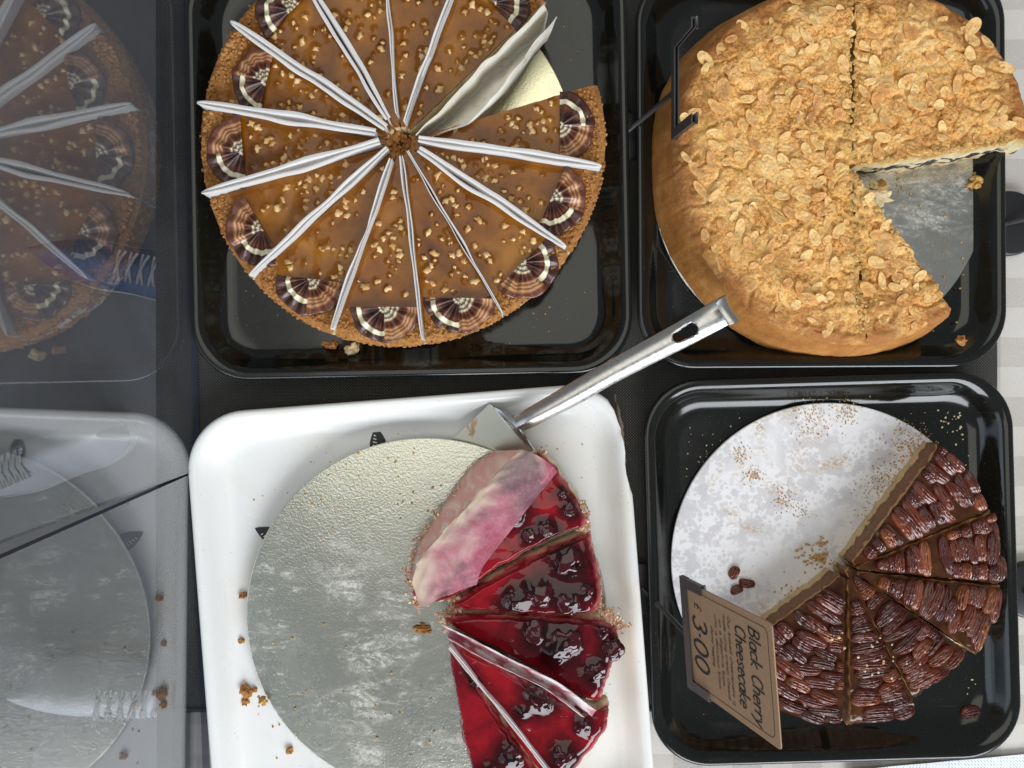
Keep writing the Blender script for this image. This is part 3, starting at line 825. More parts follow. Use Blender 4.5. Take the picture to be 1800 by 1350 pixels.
def divider(c, ang, r0, r1, zb, zt, gap, wave, seed, rows=12, flare=0.0):
    """a strip of paper folded in two, standing between slices; the fold is at the outer end"""
    d = Vector((math.cos(ang), math.sin(ang), 0)); n = Vector((-d.y, d.x, 0))
    path = []; m = 46
    for sg in (1, -1):
        seq = range(m) if sg == 1 else range(m - 1, -1, -1)
        for i in seq:
            t = i / (m - 1); path.append((r0 + (r1 - r0) * t, sg, t))
    rowsP = []
    for k in range(rows):
        zf = k / (rows - 1); row = []
        for (r, sg, t) in path:
            w = wave * fbm(t * 3.2 + seed * 5, sg * .7 + seed, zf * .35, 2) * (.35 + .65 * zf) * math.sin(PI * min(1, t * 1.05 + .03)) 
            g_ = gap * (.25 + .75 * math.sin(PI * min(1, t * .9 + .1)) ** .6) * (.35 + .65 * zf) + .00028
            if t > .97: g_ *= (1 - t) / .03 * .9 + .1
            p = Vector((c[0], c[1], 0)) + d * r + n * (sg * (g_ / 2 + flare * max(0, zf - .72) / .28 * (.25 + .75 * math.sin(PI * min(1, t * .92 + .08)) ** .5) * (1 + .35 * nz(t * 5, seed, sg))) + w)
            z = zb + (zt + .0008 * nz(t * 4, seed, sg) - zb) * min(1, zf / .72) - flare * .22 * max(0, zf - .72) / .28
            row.append((p.x, p.y, z))
        rowsP.append(row)
    return sheet(rowsP, .00038)
div_gap = {1: .0030, 2: .0034, 3: .0022, 4: .0030, 5: .0034, 6: .0022, 7: .0030, 8: .0036, 9: .0034, 10: .0024, 11: .0030, 12: .0030}
for k in range(1, 13):
    a = rad(edges[k])
    V, F = divider(C1, a, R1 * (.078 + .018 * ((k * 7) % 3)), R1 * (.985 if k != 2 else .965), .011, ZT1 + .0095 + .001 * ((k * 5) % 3), div_gap[k] * .8, .0022, k * 1.37, flare={1: .0021, 2: .0020, 6: .0013, 7: .0022, 8: .0024, 9: .0022, 10: .0019}.get(k, .0002))
    o = addw('paper_divider', V, F, MT['paper'], None, (C1.x, C1.y, .011))
    tag(o, f'white folded paper divider, {ORD[k-1]} clockwise from the gap in the caramel cake', 'paper divider', 'paper dividers in the caramel cake')
# the opened paper beside the gap
rows = [([(731, 238), (790, 178), (845, 118), (895, 72), (958, 8)], .0520), ([(733, 240), (796, 186), (850, 128), (900, 84), (962, 22)], .032),
        ([(738, 246), (800, 194), (852, 142), (905, 98), (958, 52)], .013), ([(752, 244), (815, 205), (862, 160), (908, 112), (966, 46)], .030),
        ([(764, 238), (825, 214), (868, 170), (892, 138), (925, 96), (978, 28)], .0455), ([(775, 240), (836, 212), (878, 172), (902, 140), (933, 96), (972, 48)], .030), ([(790, 240), (850, 206), (888, 172), (912, 138), (936, 100), (962, 72)], .0112)]
PP = []
for pts, z in rows:
    PP.append([tuple(P(q[0], q[1], z)) for q in spline(pts, 40)])
# refine across
PP2 = []
for j in range(40): PP2.append(spline([r[j] for r in PP], 25))
rowsP = [[tuple(PP2[j][i] + np.array([.0016 * nz(j * .22, i * .2, 9), .0016 * nz(j * .22, i * .2, 5), .0012 * nz(j * .35, i * .25, 3) * math.sin(PI * i / 24)]) * min(1, j / 6)) for j in range(40)] for i in range(25)]
V, F = sheet(rowsP, .0004)
o = addw('paper_divider', V, F, MT['paper_cream'], None, (C1.x, C1.y, .011))
tag(o, 'open greasy cream paper divider standing at the gap of the caramel cake', 'paper divider', 'paper dividers in the caramel cake')

# ------------------------------------------------------------------ almond cake
ZTA = .0495
def RA(th):
    d = math.degrees(th) % 360
    return L(322, .05) * (1 + .045 * math.exp(-((d - 140) / 28) ** 2) - .035 * math.exp(-((min(d, 360 - d)) / 30) ** 2) + .010 * math.sin(3 * th) + .006 * fbm(math.cos(th) * 9, math.sin(th) * 9, 2, 2))
def ha(x, y, e, fine=True):
    z = ZTA + .0010 * fbm(x * 42, y * 42, 1.5, 2)
    if fine: z += .0009 * fbm(x * 150, y * 150, 4.5, 3) + .0006 * nz(x * 520, y * 520, 2) - .0022 * max(0, .12 - abs(nz(x * 75, y * 75, 8.8))) / .12 * (nz(x * 30, y * 30, 1) > -.1)
    z += .0025 * max(0, 1 - abs(e - .80) / .12) - .0012 * (1 - e)
    if e > .945: z -= .007 * ((e - .945) / .055) ** 2
    return z
apieces = [('large half of the almond cake, left of the long crumbly cut', 90.5, 274, -.0004, 150, 300),
           ('upper right quarter of the almond cake, its blueberry filling showing', 8.6, 89.5, -.0004, 130, 150),
           ('narrow almond cake slice beside the bared silver board', -86, -55.5, -.0004, 130, 70)]
CT = P(1500, 292, .05)     # where the cuts meet
def RAc(th):               # the outline is round about the base centre, the cuts meet elsewhere
    dx, dy = CT.x - CA.x, CT.y - CA.y
    r = .12
    for _ in range(6):
        x, y = dx + r * math.cos(th), dy + r * math.sin(th)
        r += RA(math.atan2(y, x)) - math.hypot(x, y)
    return r
fl_me = []
for k in range(7):
    rr = random.Random(k); a = .0062 + .0012 * rr.random(); b = a * rr.uniform(.48, .66); n = 22; V = []
    for lay in (0, 1):
        for ring in (0, .5, .8, 1.0):
            for q in range(n):
                t = 2 * PI * q / n
                tear = 1 - .34 * max(0, math.cos(t)) ** 3 * 0 - .22 * (math.cos(t) + 1) / 2
                x = a * math.cos(t) * ring; y = b * math.sin(t) * tear * ring
                z = .0005 * (x / a) ** 2 * rr.choice((1, 1)) + .0006 * fbm(x * 190 + k, y * 190, k, 2) - (.00055 if lay else 0) 
                V.append((x, y, z))
    gf = grid_faces(4, n, wrapv=True); N = 4 * n
    F = [f for f in gf if True] + [tuple(i + N for i in f[::-1]) for f in gf] + [(3 * n + q, N + 3 * n + q, N + 3 * n + (q + 1) % n, 3 * n + (q + 1) % n) for q in range(n)]
    fl_me.append(mesh('almond_flake', V, F, MT['almond'], smooth=False))
rng = random.Random(5)
for lab, d0, d1, gap, nr, na in apieces:
    a0, a1 = rad(d0), rad(d1); am = (a0 + a1) / 2
    root = thing('cake_piece', lab, 'cake', (CT.x + math.cos(am) * .06, CT.y + math.sin(am) * .06, .0097), 'pieces of the almond cake')
    V, F, mi, at = wedge(CT, RAc, a0, a1, gap + .0008, .0097, ha, nr, na, 16, flare=L(318, .01) - L(318, .05), rag=.0030, ragf=95, side_noise=.0010, sn_scale=190, rin=.002, seed=d0, arcn=.28)
    # sides: keep the baked wall smoother than the cut faces
    addw('cake_body', V, F, [MT['almond_top'], MT['almond_side'], MT['almond_cut']], root, midx=mi, attr=at)
    want = int((d1 - d0) * .84) if d1 - d0 > 40 else 26
    got = []; tries = 0
    while len(got) < want and tries < 9000:
        tries += 1
        th = rng.uniform(a0, a1); r = RAc(th) * math.sqrt(rng.uniform(.004, .93))
        e = r / RAc(th)
        x, y = CT.x + r * math.cos(th), CT.y + r * math.sin(th)
        dens = .35 + .65 * (nz(x * 28, y * 28, 7) > -.10)
        if e > .84: dens *= .45
        if rng.random() > dens: continue
        if not inwedge(x, y, CT, a0, a1, 1, .0035): continue
        if any(math.hypot(x - q[0], y - q[1]) < .0062 for q in got): continue
        got.append((x, y, e))
    for (x, y, e) in got:
        s = rng.uniform(.62, .98) * (1.2 if rng.random() < .15 else 1)
        dx = (ha(x + .003, y, e, 0) - ha(x - .003, y, e, 0)) / .006; dy = (ha(x, y + .003, e, 0) - ha(x, y - .003, e, 0)) / .006
        nrm = Vector((-dx, -dy, 1)).normalized()
        if e > .9: nrm += Vector((math.cos(th), math.sin(th), 0)) * 0
        sunk = rng.random()
        o = add('almond_flake', fl_me[rng.randrange(7)], root, (x, y, ha(x, y, e, 0) + (.0009 if sunk > .5 else .0000)))
        q = nrm.to_track_quat('Z', 'Y').to_matrix().to_4x4() @ Matrix.Rotation(rng.uniform(0, 6.3), 4, 'Z') @ Matrix.Rotation(rng.gauss(0, .12), 4, 'X') @ Matrix.Rotation(rng.gauss(0, .10), 4, 'Y')
        o.rotation_euler = q.to_euler(); o.scale = (s * (.6 if rng.random() < .15 else 1), s * rng.uniform(.85, 1.1), 1)
    # crumbs clinging to the cut edges
    g = G()
    for q in range(130 if d1 - d0 > 40 else 90):
        aa = a0 if rng.random() < .5 else a1; r = RAc(aa) * rng.uniform(.03, .93)
        off = abs(rng.gauss(.0015, .0022)) * (1 if aa == a0 else -1)
        x = CT.x + r * math.cos(aa) - math.sin(aa) * off; y = CT.y + r * math.sin(aa) + math.cos(aa) * off
        s = rng.uniform(.0007, .0024); V, F = rim_crumbs[q % 10]
        g.put([(x + s * v[0], y + s * v[1], ha(x, y, r / RAc(aa), 0) + s * v[2] * .8) for v in V], F)
    addw('cake_crumbs', g.V, g.F, MT['crumbs_light'], root, smooth=False)['kind'] = 'stuff'

# ------------------------------------------------------------------ pecan cake
ZTP = .0335
def pecan_mesh(seed, cutu=1.0):
    nu, nv = 30, 23; V = []; Gv = []
    a, b, h = .0122, .0043, .0047
    for i in range(nu):
        u = -1 + 2 * i / (nu - 1); u = u * .995
        wd = (1 - abs(u) ** 3.0) ** .55
        for j in range(nv):
            v = -1 + 2 * j / (nv - 1)
            prof = (1 - abs(v) ** 2.2) ** .6
            gr = math.exp(-(v / .10) ** 2) * .9 + .62 * math.exp(-((abs(v) - .42) / .09) ** 2) + .4 * math.exp(-((abs(v) - .72) / .08) ** 2)
            gr *= (.7 + .5 * nz(u * 3 + seed, v * 2, seed)); gr = max(0, gr) * min(1, wd * 1.3)
            bend = .0012 * math.sin(seed * 2.1) * (1 - u * u)
            z = h * prof * (wd ** .8) * (1 + .16 * nz(u * 4 + seed, v * 3, 3)) - .0027 * gr * prof
            V.append((a * u, b * v * wd * (1 + .07 * nz(u * 5, seed * 3, 1)) + bend, z)); Gv.append(gr)
    F = [f[::1] for f in grid_faces(nu, nv)]
    return mesh('pecan', V, F, MT['pecan'], attr={'groove': Gv})
pec_me = [pecan_mesh(k * 1.9 + .3) for k in range(7)]
# cut angles clockwise from the bared board; small push per slice (metres outward)
pcuts = [(53.5, 22.6, .000), (22.0, -5.6, .001), (-6.0, -33.6, .0022), (-34.6, -62.0, -.006), (-63.0, -89.0, .001), (-91.0, -144.0, .0005)]
rng = random.Random(21)
pl = ['pecan tart slice next to the bared board, topmost of the fan', 'pecan tart slice, second from the top, tip crossing the right cuts', 'pecan tart slice, third from the top, jutting furthest toward the tray corner',
      'pecan tart slice, fourth from the top, set back from its neighbour', 'pecan tart slice, narrow and lowest, between the two open cuts', 'broad double pecan tart slice behind the price card']
for k, (dd1, dd0, push) in enumerate(pcuts):
    a0, a1 = rad(dd0), rad(dd1); am = (a0 + a1) / 2
    c = Vector((CP.x + math.cos(am) * push, CP.y + math.sin(am) * push, 0))
    root = thing('cake_slice', pl[k], 'tart slice', (c.x + math.cos(am) * .06, c.y + math.sin(am) * .06, .0097), 'pecan tart slices')
    def Rp(th): return (RP - .003) * (1 + .012 * fbm(math.cos(th) * 20, math.sin(th) * 20, k, 2))
    def hp(x, y, e):
        z = ZTP + .0007 * fbm(x * 90, y * 90, k, 2)
        if e > .93: z -= .006 * ((e - .93) / .07) ** 2
        return z
    V, F, mi, at = wedge(c, Rp, a0, a1, .0009, .0098, hp, 60, 60, 12, flare=-.001, rag=.0008, side_noise=.0010, sn_scale=160, rin=.004, seed=k)
    addw('cake_body', V, F, [MT['toffee'], MT['pecan_cut'], MT['pecan_cut']], root, midx=mi, attr=at)
    ring = 0; r = RP - .0075
    while r > .016:
        arc = r * (a1 - a0) - .0030
        n = max(1, round(arc / .0200)); s0 = arc / n
        sh = rng.uniform(-.5, .5) if n > 1 else 0
        items = []
        # spread along the arc; ends are cut pieces
        pos = [-.0 + (q + sh) * s0 for q in range(n + 1)]
        for ps in pos:
            lo = max(0, ps); hi = min(arc, ps + s0)
            if hi - lo > .005: items.append(((lo + hi) / 2, hi - lo))
        for mid, ln in items:
            th = a0 + (mid + .0015) / r; rj = r + rng.gauss(0, .0011)
            if rng.random() < .03: continue
            x, y = c.x + rj * math.cos(th), c.y + rj * math.sin(th)
            o = add('pecan', pec_me[rng.randrange(7)], root, (x, y, ZTP + rng.uniform(-.0010, .0006) - (.0016 if r > RP - .009 else 0)))
            full = ln > s0 * .8
            rotz = th + PI / 2 + rng.gauss(0, .10 if full else .04) + (PI if rng.random() < .5 else 0)
            q = Matrix.Rotation(th + PI / 2, 4, 'Z') @ Matrix.Rotation(rng.gauss(.12, .14), 4, 'X') @ Matrix.Rotation(rotz - th - PI / 2, 4, 'Z') @ Matrix.Rotation(rng.gauss(0, .07), 4, 'Y')
            o.rotation_euler = q.to_euler()
            o.scale = (min(1.12, ln / .0232) * rng.uniform(.95, 1.08), rng.uniform(.88, 1.12), rng.uniform(.75, 1.05))
        r -= .0061 + rng.uniform(-.0004, .0006); ring += 1
# flaky rim pieces where the slices meet
g = G()
for q in range(60):
    th = rad(rng.uniform(95, 185)); r = .004 + .018 * rng.random() ** 1.6; s = rng.uniform(.0004, .0012); V, F = rim_crumbs[q % 10]
    x, y = CP.x - .003 + r * math.cos(th) * 1.1, CP.y + .001 + r * math.sin(th) * .9
    z = .0100 + .007 * max(0, 1 - r / .014) * rng.random() + rng.uniform(0, .0008)
    g.put([(x + s * v[0] * 1.5, y + s * v[1], z + s * v[2] * .6) for v in V], F)
o = addw('crust_crumbs', g.V, g.F, MT['crumbs_light'], None, (CP.x, CP.y, .0098), smooth=False)
tag(o, 'broken pastry crumbs heaped where the pecan slices meet', 'crumbs', None, 'stuff')

# ------------------------------------------------------------------ cherry cheesecake
ZTC = .0415; Z0C = .0140
def slab(pts, hf, z0, cherries, rings=46, nb=260, ns=12, seed=0.0, rag=1.2, lean=0.0):
    """slice from an outline (photo points at the top height); star shaped about its middle"""
    pts = [P(x, y, ZTC) for x, y in pts]; n = len(pts)
    out = []; per = [(pts[(i + 1) % n] - pts[i]).length for i in range(n)]; tot = sum(per)
    for k in range(nb):
        d = tot * k / nb; i = 0
        while d > per[i]: d -= per[i]; i += 1
        p = pts[i].lerp(pts[(i + 1) % n], d / per[i])
        out.append(p)
    # soften corners, add raggedness
    for _ in range(4): out = [(out[i - 1] + out[i] * 2 + out[(i + 1) % nb]) / 4 for i in range(nb)]
    cen = Vector((sum(p.x for p in out) / nb, sum(p.y for p in out) / nb, 0))
    rg = []
    for p in out:
        d = Vector((p.x - cen.x, p.y - cen.y, 0)).normalized()
        rg.append(p + d * .0011 * rag * fbm(p.x * 130 + seed, p.y * 130, 1, 3))
    out = rg
    ar = sum(out[i].x * out[(i + 1) % nb].y - out[(i + 1) % nb].x * out[i].y for i in range(nb))
    if ar < 0: out = out[::-1]
    V = [(cen.x, cen.y, hf(cen.x, cen.y, 0))]; D = [0.0]; E = [0.0]; Hh = [1.0]
    for k in range(1, rings + 1):
        t = (k / rings) ** .85
        for p in out:
            x, y = cen.x + (p.x - cen.x) * t, cen.y + (p.y - cen.y) * t
            V.append((x, y, hf(x, y, t))); E.append(t); Hh.append(1.0)
            D.append(max([math.exp(-((x - q[0]) ** 2 + (y - q[1]) ** 2) / (q[2] * 1.6) ** 2) for q in cherries] + [0]))
    F = [(0, 1 + k, 1 + (k + 1) % nb) for k in range(nb)]
    for r in range(rings - 1):
        for k in range(nb):
            a = 1 + r * nb + k; b = 1 + r * nb + (k + 1) % nb; F.append((a, a + nb, b + nb, b))
    mi = [0] * len(F); base = len(V); tb = base - nb
    for k in range(ns + 1):
        t = k / ns
        for q in range(nb):
            x, y, z = V[tb + q]; d = Vector((x - cen.x, y - cen.y, 0)).normalized()
            s = .0014 * fbm(x * 110 + seed, y * 110, z * 60 + t * 4, 3) * (k > 0) + .0012 * math.sin(PI * t) + lean * t
            V.append((x + d.x * s, y + d.y * s, z + (z0 - z) * t)); E.append(1.0); D.append(0); Hh.append(1 - t)
    for k in range(ns):
        for q in range(nb):
            a = base + k * nb + q; b = base + k * nb + (q + 1) % nb; F.append((a, a + nb, b + nb, b)); mi.append(1)
    return V, F, mi, {'dark': D, 'edge': E, 'h': Hh}, cen
cslices = [
 ('cherry cheesecake slice half covered by the stained film, topmost', [(722, 1046), (760, 985), (835, 895), (905, 820), (940, 797), (962, 806), (1000, 858), (1028, 905), (1033, 926), (990, 938), (930, 968), (872, 1000), (835, 1030), (785, 1058), (742, 1064)],
   [(905, 905, 20), (960, 930, 15), (930, 940, 12), (1003, 895, 13), (990, 868, 9)]),
 ('cherry cheesecake slice below the film, with dark cherries at its rim', [(792, 1066), (838, 1036), (905, 1000), (980, 962), (1036, 940), (1046, 975), (1054, 1020), (1056, 1062), (1040, 1080), (960, 1082), (880, 1078), (812, 1074)],
   [(998, 988, 26), (950, 1042, 25), (905, 1052, 20), (1000, 1058, 25), (1030, 1040, 14), (930, 1030, 12)]),
 ('cherry cheesecake slice above the pink folded paper', [(778, 1090), (830, 1084), (900, 1086), (980, 1090), (1050, 1094), (1080, 1102), (1092, 1132), (1078, 1170), (1066, 1205), (1054, 1238), (1030, 1232), (960, 1190), (880, 1146), (800, 1108)],
   [(942, 1112, 23), (992, 1128, 27), (972, 1148, 18), (1078, 1140, 20), (1048, 1180, 18), (1060, 1110, 12)]),
 ('cherry cheesecake slice between the folded paper and the thin divider', [(798, 1136), (850, 1160), (920, 1200), (990, 1242), (1044, 1262), (1070, 1248), (1068, 1282), (1050, 1312), (1022, 1342), (990, 1400), (958, 1372), (905, 1300), (850, 1215)],
   [(942, 1222, 22), (958, 1236, 14), (1025, 1275, 14), (990, 1330, 20), (920, 1250, 10)]),
 ('cherry cheesecake slice at the bottom edge, left of the thin divider', [(788, 1138), (830, 1200), (880, 1276), (930, 1345), (958, 1392), (930, 1440), (838, 1440), (828, 1350), (812, 1290), (800, 1220), (790, 1170)],
   [(900, 1330, 22), (870, 1370, 26), (838, 1200, 9)]),
]
rng = random.Random(33)
for k, (lab, pts, ch) in enumerate(cslices):
    chw = []
    for (x, y, r) in ch: p = P(x, y, ZTC); chw.append((p.x, p.y, L(r, ZTC)))
    def hc(x, y, t):
        z = ZTC + .0011 * fbm(x * 55, y * 55, k * 3.3, 2) + .00015 * nz(x * 160, y * 160, k)
        for q in chw:
            d2 = ((x - q[0]) ** 2 + (y - q[1]) ** 2) / (q[2] * .95) ** 2
            if d2 < 6: z += .0036 * min(1, q[2] / .008) * math.exp(-d2) * (1 + .2 * nz(x * 180, y * 180, k))
        if t > .86: z -= .0045 * ((t - .86) / .14) ** 2
        return z
    V, F, mi, at, cen = slab(pts, hc, Z0C, chw, seed=k * 7.7, lean=.001)
    root = thing('cake_slice', lab, 'cake slice', (cen.x, cen.y, Z0C), 'cherry cheesecake slices')
    addw('cake_body', V, F, [MT['gel'], MT['cherry_side']], root, midx=mi, attr=at)
    for i, (x, y, r) in enumerate(chw):
        VV, FF = blob(k * 11 + i * 2.7, r * .90, 4, .40, .34)
        addw('black_cherry', [(x + v[0], y + v[1], ZTC + .0007 + v[2]) for v in VV], FF, MT['black_cherry'], root)
    # pale crumbs along the rim where the crust has broken
    if k in (0, 1, 2):
        spots = {0: [(1022, 900), (1030, 925), (735, 1060), (950, 800), (728, 1030), (722, 1008), (730, 985), (742, 952), (752, 938), (772, 912), (800, 875)], 1: [(1048, 1068), (800, 1066)], 2: [(1078, 1090), (1066, 1084), (1085, 1105), (782, 1092)]}[k]
        g = G()
        for (sx, sy) in spots:
            for q in range(46):
                p = P(sx + rng.gauss(0, 7), sy + rng.gauss(0, 7), ZTC); s = rng.uniform(.0006, .0019); VV, FF = rim_crumbs[q % 10]
                g.put([(p.x + s * v[0], p.y + s * v[1], ZTC - .005 + rng.uniform(-.004, .001) + s * v[2]) for v in VV], FF)
        addw('crust_crumbs', g.V, g.F, MT['cheese_pink'], root, smooth=False)['kind'] = 'stuff'

def loft_px(name, rows, mat, label, cat, group, n=50, m=14, th=.0003, wav=.0006, parent=None):
    PPw = [[tuple(P(q[0], q[1], z if not callable(z) else z(i / (n - 1)))) for i, q in enumerate(spline(pts, n))] for pts, z in rows]
    cols = [spline([r[j] for r in PPw], m) if len(PPw) > 2 else [np.array(PPw[0][j]) + (np.array(PPw[1][j]) - np.array(PPw[0][j])) * i / (m - 1) for i in range(m)] for j in range(n)]
    rp = [[tuple(cols[j][i] + np.array([0, 0, wav * fbm(j * .2, i * .3, len(label or name), 2)])) for j in range(n)] for i in range(m)]
    V, F = sheet(rp, th); ee = [i / (m - 1) for i in range(m) for j in range(n)] * 2; ee += [.5] * (len(V) - len(ee))
    o = addw(name, V, F, mat, parent, None if parent else tuple(P(*rows[0][0][0], .014)), attr={'e': ee})
    return tag(o, label, cat, group) if label else o
# film on the topmost slice: one sheet over the top, folded down over the cut side
fl = loft_px('plastic_film', [([(980, 829), (945, 872), (900, 930), (850, 995), (838, 1028)], .0462), ([(966, 815), (920, 862), (865, 925), (805, 1000), (775, 1050)], .0468), ([(940, 798), (890, 845), (830, 908), (762, 990), (742, 1066)], .0462), ([(917, 790), (868, 838), (808, 905), (742, 978), (724, 1024)], .0455)], MT['film'],
     'pink stained film strip folded over the topmost cherry slice', 'film', None, m=18, wav=.0012)
loft_px('side_flap', [([(915, 791), (866, 839), (806, 906), (740, 979), (724, 1022)], .0452), ([(885, 792), (838, 822), (775, 902), (736, 958), (722, 1012)], .036), ([(868, 792), (822, 826), (765, 908), (742, 945), (722, 1004)], .0275)], MT['film_brown'], None, None, None, m=10, parent=fl, wav=.001)
loft_px('paper_divider', [([(776, 1098), (830, 1124), (900, 1160), (980, 1200), (1048, 1250)], .0530), ([(782, 1104), (836, 1132), (905, 1168), (985, 1212), (1040, 1258)], .042), ([(788, 1114), (842, 1146), (910, 1182), (985, 1222), (1034, 1262)], .034), ([(786, 1122), (846, 1156), (900, 1182), (960, 1212), (1022, 1258)], .050)],
     MT['paper_pink'], 'pink stained folded paper standing between two cherry slices', 'paper divider', 'paper dividers in the cherry cheesecake', wav=.0014, m=20)
dp0 = P(790, 1138, .046); dp1 = P(962, 1352, .046); dd = dp1 - dp0
V, F = divider(dp0, math.atan2(dd.y, dd.x), 0, dd.length * 1.2, .018, .0475, .0022, .0014, 4.4)
tag(addw('paper_divider', V, F, MT['paper'], None, tuple(dp0)), 'thin white folded paper divider running off the lower edge of the picture', 'paper divider', 'paper dividers in the cherry cheesecake')

# ------------------------------------------------------------------ cake server
def server():
    base = P(905, 750, .02)
    root = thing('cake_server', 'stainless steel cake server with hooked handle, blade under the cherry cake', 'cake server', base)
    path = [(908, 747, .0285), (935, 733, .0330), (985, 706, .0365), (1060, 663, .041), (1130, 625, .045), (1200, 588, .050), (1245, 563, .0535), (1268, 550, .0548)]
    pts = [Vector(P(*p)) for p in path]
    n = 170; sp = [Vector(q) for q in spline(pts, n)]
    d = (sp[-1] - sp[-5]).normalized(); upv = Vector((0, 0, 1)); up = (upv - d * upv.dot(d)).normalized()
    rc = .0062; cc = sp[-1] + up * rc
    for k in range(1, 34):
        a = rad(200) * k / 33; sp.append(cc + d * rc * math.sin(a) - up * rc * math.cos(a))
    ln = [0]
    for i in range(1, len(sp)): ln.append(ln[-1] + (sp[i] - sp[i - 1]).length)
    side = (sp[100] - sp[20]).cross(Vector((0, 0, 1))).normalized()
    nv = 41; V = []; uv = []
    def width(i):
        t = i / len(sp); x = ln[i]
        w = .0055 + .0016 * min(1, x / .05) + .0018 * min(1, max(0, (x - .08) / .08))
        if i > n + 26: w *= 1 - .22 * ((i - n - 26) / 8) ** 2
        return w
    for i, p in enumerate(sp):
        dd_ = (sp[min(i + 1, len(sp) - 1)] - sp[max(i - 1, 0)]).normalized(); nn_ = side.cross(dd_).normalized(); nn_ = nn_ if i > n or nn_.z > 0 else -nn_
        if i > n: nn_ = side.cross(dd_).normalized(); nn_ = nn_ if (cc - p).dot(nn_) > 0 else -nn_
        arch = .0034 * (1 - min(1, max(0, (ln[i] - .135) / .055))) + .0006
        w = width(i)
        for j in range(nv):
            v = -1 + 2 * j / (nv - 1)
            V.append(p + side * w * v + nn_ * (arch * (1 - v * v) - arch)); uv.append((ln[i], w * v))
    s0 = Vector(P(1190, 594, .049)); s1 = Vector(P(1216, 580, .0505))
    def along(q): return min(range(n), key=lambda i: (sp[i] - q).length)
    la, lb = ln[along(s0)], ln[along(s1)]
    def sl(u, v):
        rr = .0030 + .0010 * (u - la) / (lb - la + 1e-9) if la < u < lb else (.0030 if u <= la else .0040)
        uu = min(max(u, la), lb); return math.hypot(u - uu, v) - rr
    F = [f for f in grid_faces(len(sp), nv) if sl(*(np.mean([uv[i] for i in f], axis=0))) > 0]
    used = {i for f in F for i in f}
    for i in used:
        u, v = uv[i]; d0 = sl(u, v)
        if abs(d0) < .0011 and i // nv < n:
            h_ = 1e-5; gu = (sl(u + h_, v) - d0) / h_; gv = (sl(u, v + h_) - d0) / h_
            tn = (sp[i // nv + 1] - sp[i // nv - 1]).normalized()
            if d0 < .0006: V[i] = V[i] - tn * (gu * d0) - side * (gv * d0)
    g = G(); g.put(V, F)
    o = addw('handle', g.V, g.F, MT['steel'], root)
    md = o.modifiers.new('thickness', 'SOLIDIFY'); md.thickness = .0011; md.offset = -1
    # neck: bent plate fanning from the handle to the blade
    top = [P(860, 710, .0205), P(872, 722, .0208), P(886, 738, .0212), P(902, 756, .0212), P(920, 775, .0208), P(945, 797, .0205)]
    hnd = [V[0 * nv + int(q)] for q in np.linspace(0, nv - 1, 6)]
    if (hnd[0] - top[0]).length > (hnd[-1] - top[0]).length: hnd = hnd[::-1]
    rows_ = []
    for i in range(9):
        t = i / 8; e = t * t * (3 - 2 * t)
        row = []
        for a, b in zip(spline(top, 13), spline(hnd, 13)):
            p = a + (b - a) * t; row.append((p[0], p[1], a[2] + (b[2] - a[2]) * e))
        rows_.append(row)
    Vn, Fn = sheet(rows_, .0012)
    addw('neck', Vn, Fn, MT['steel'], root)
    bl = [(860, 710, .0207), (945, 797, .0207), (905, 890, .0172), (810, 1000, .0128), (745, 1010, .0118), (735, 945, .0122), (768, 800, .0150)]
    # blade under board: thin plate
    V2 = [];
    A = [P(860, 710, .0205), P(945, 797, .0205)]; Bq = [P(748, 818, .0098), P(842, 905, .0098)]
    rw = []
    for i in range(14):
        t = i / 13
        a = A[0].lerp(Bq[0], t); b = A[1].lerp(Bq[1], t)
        rw.append([tuple(a.lerp(b, j / 9) + Vector((0, 0, .0012 * math.sin(PI * t) * -1))) for j in range(10)])
    V2, F2 = sheet([r for r in rw], .0011)
    addw('blade', V2, F2, MT['steel_smeared'], root)
server()

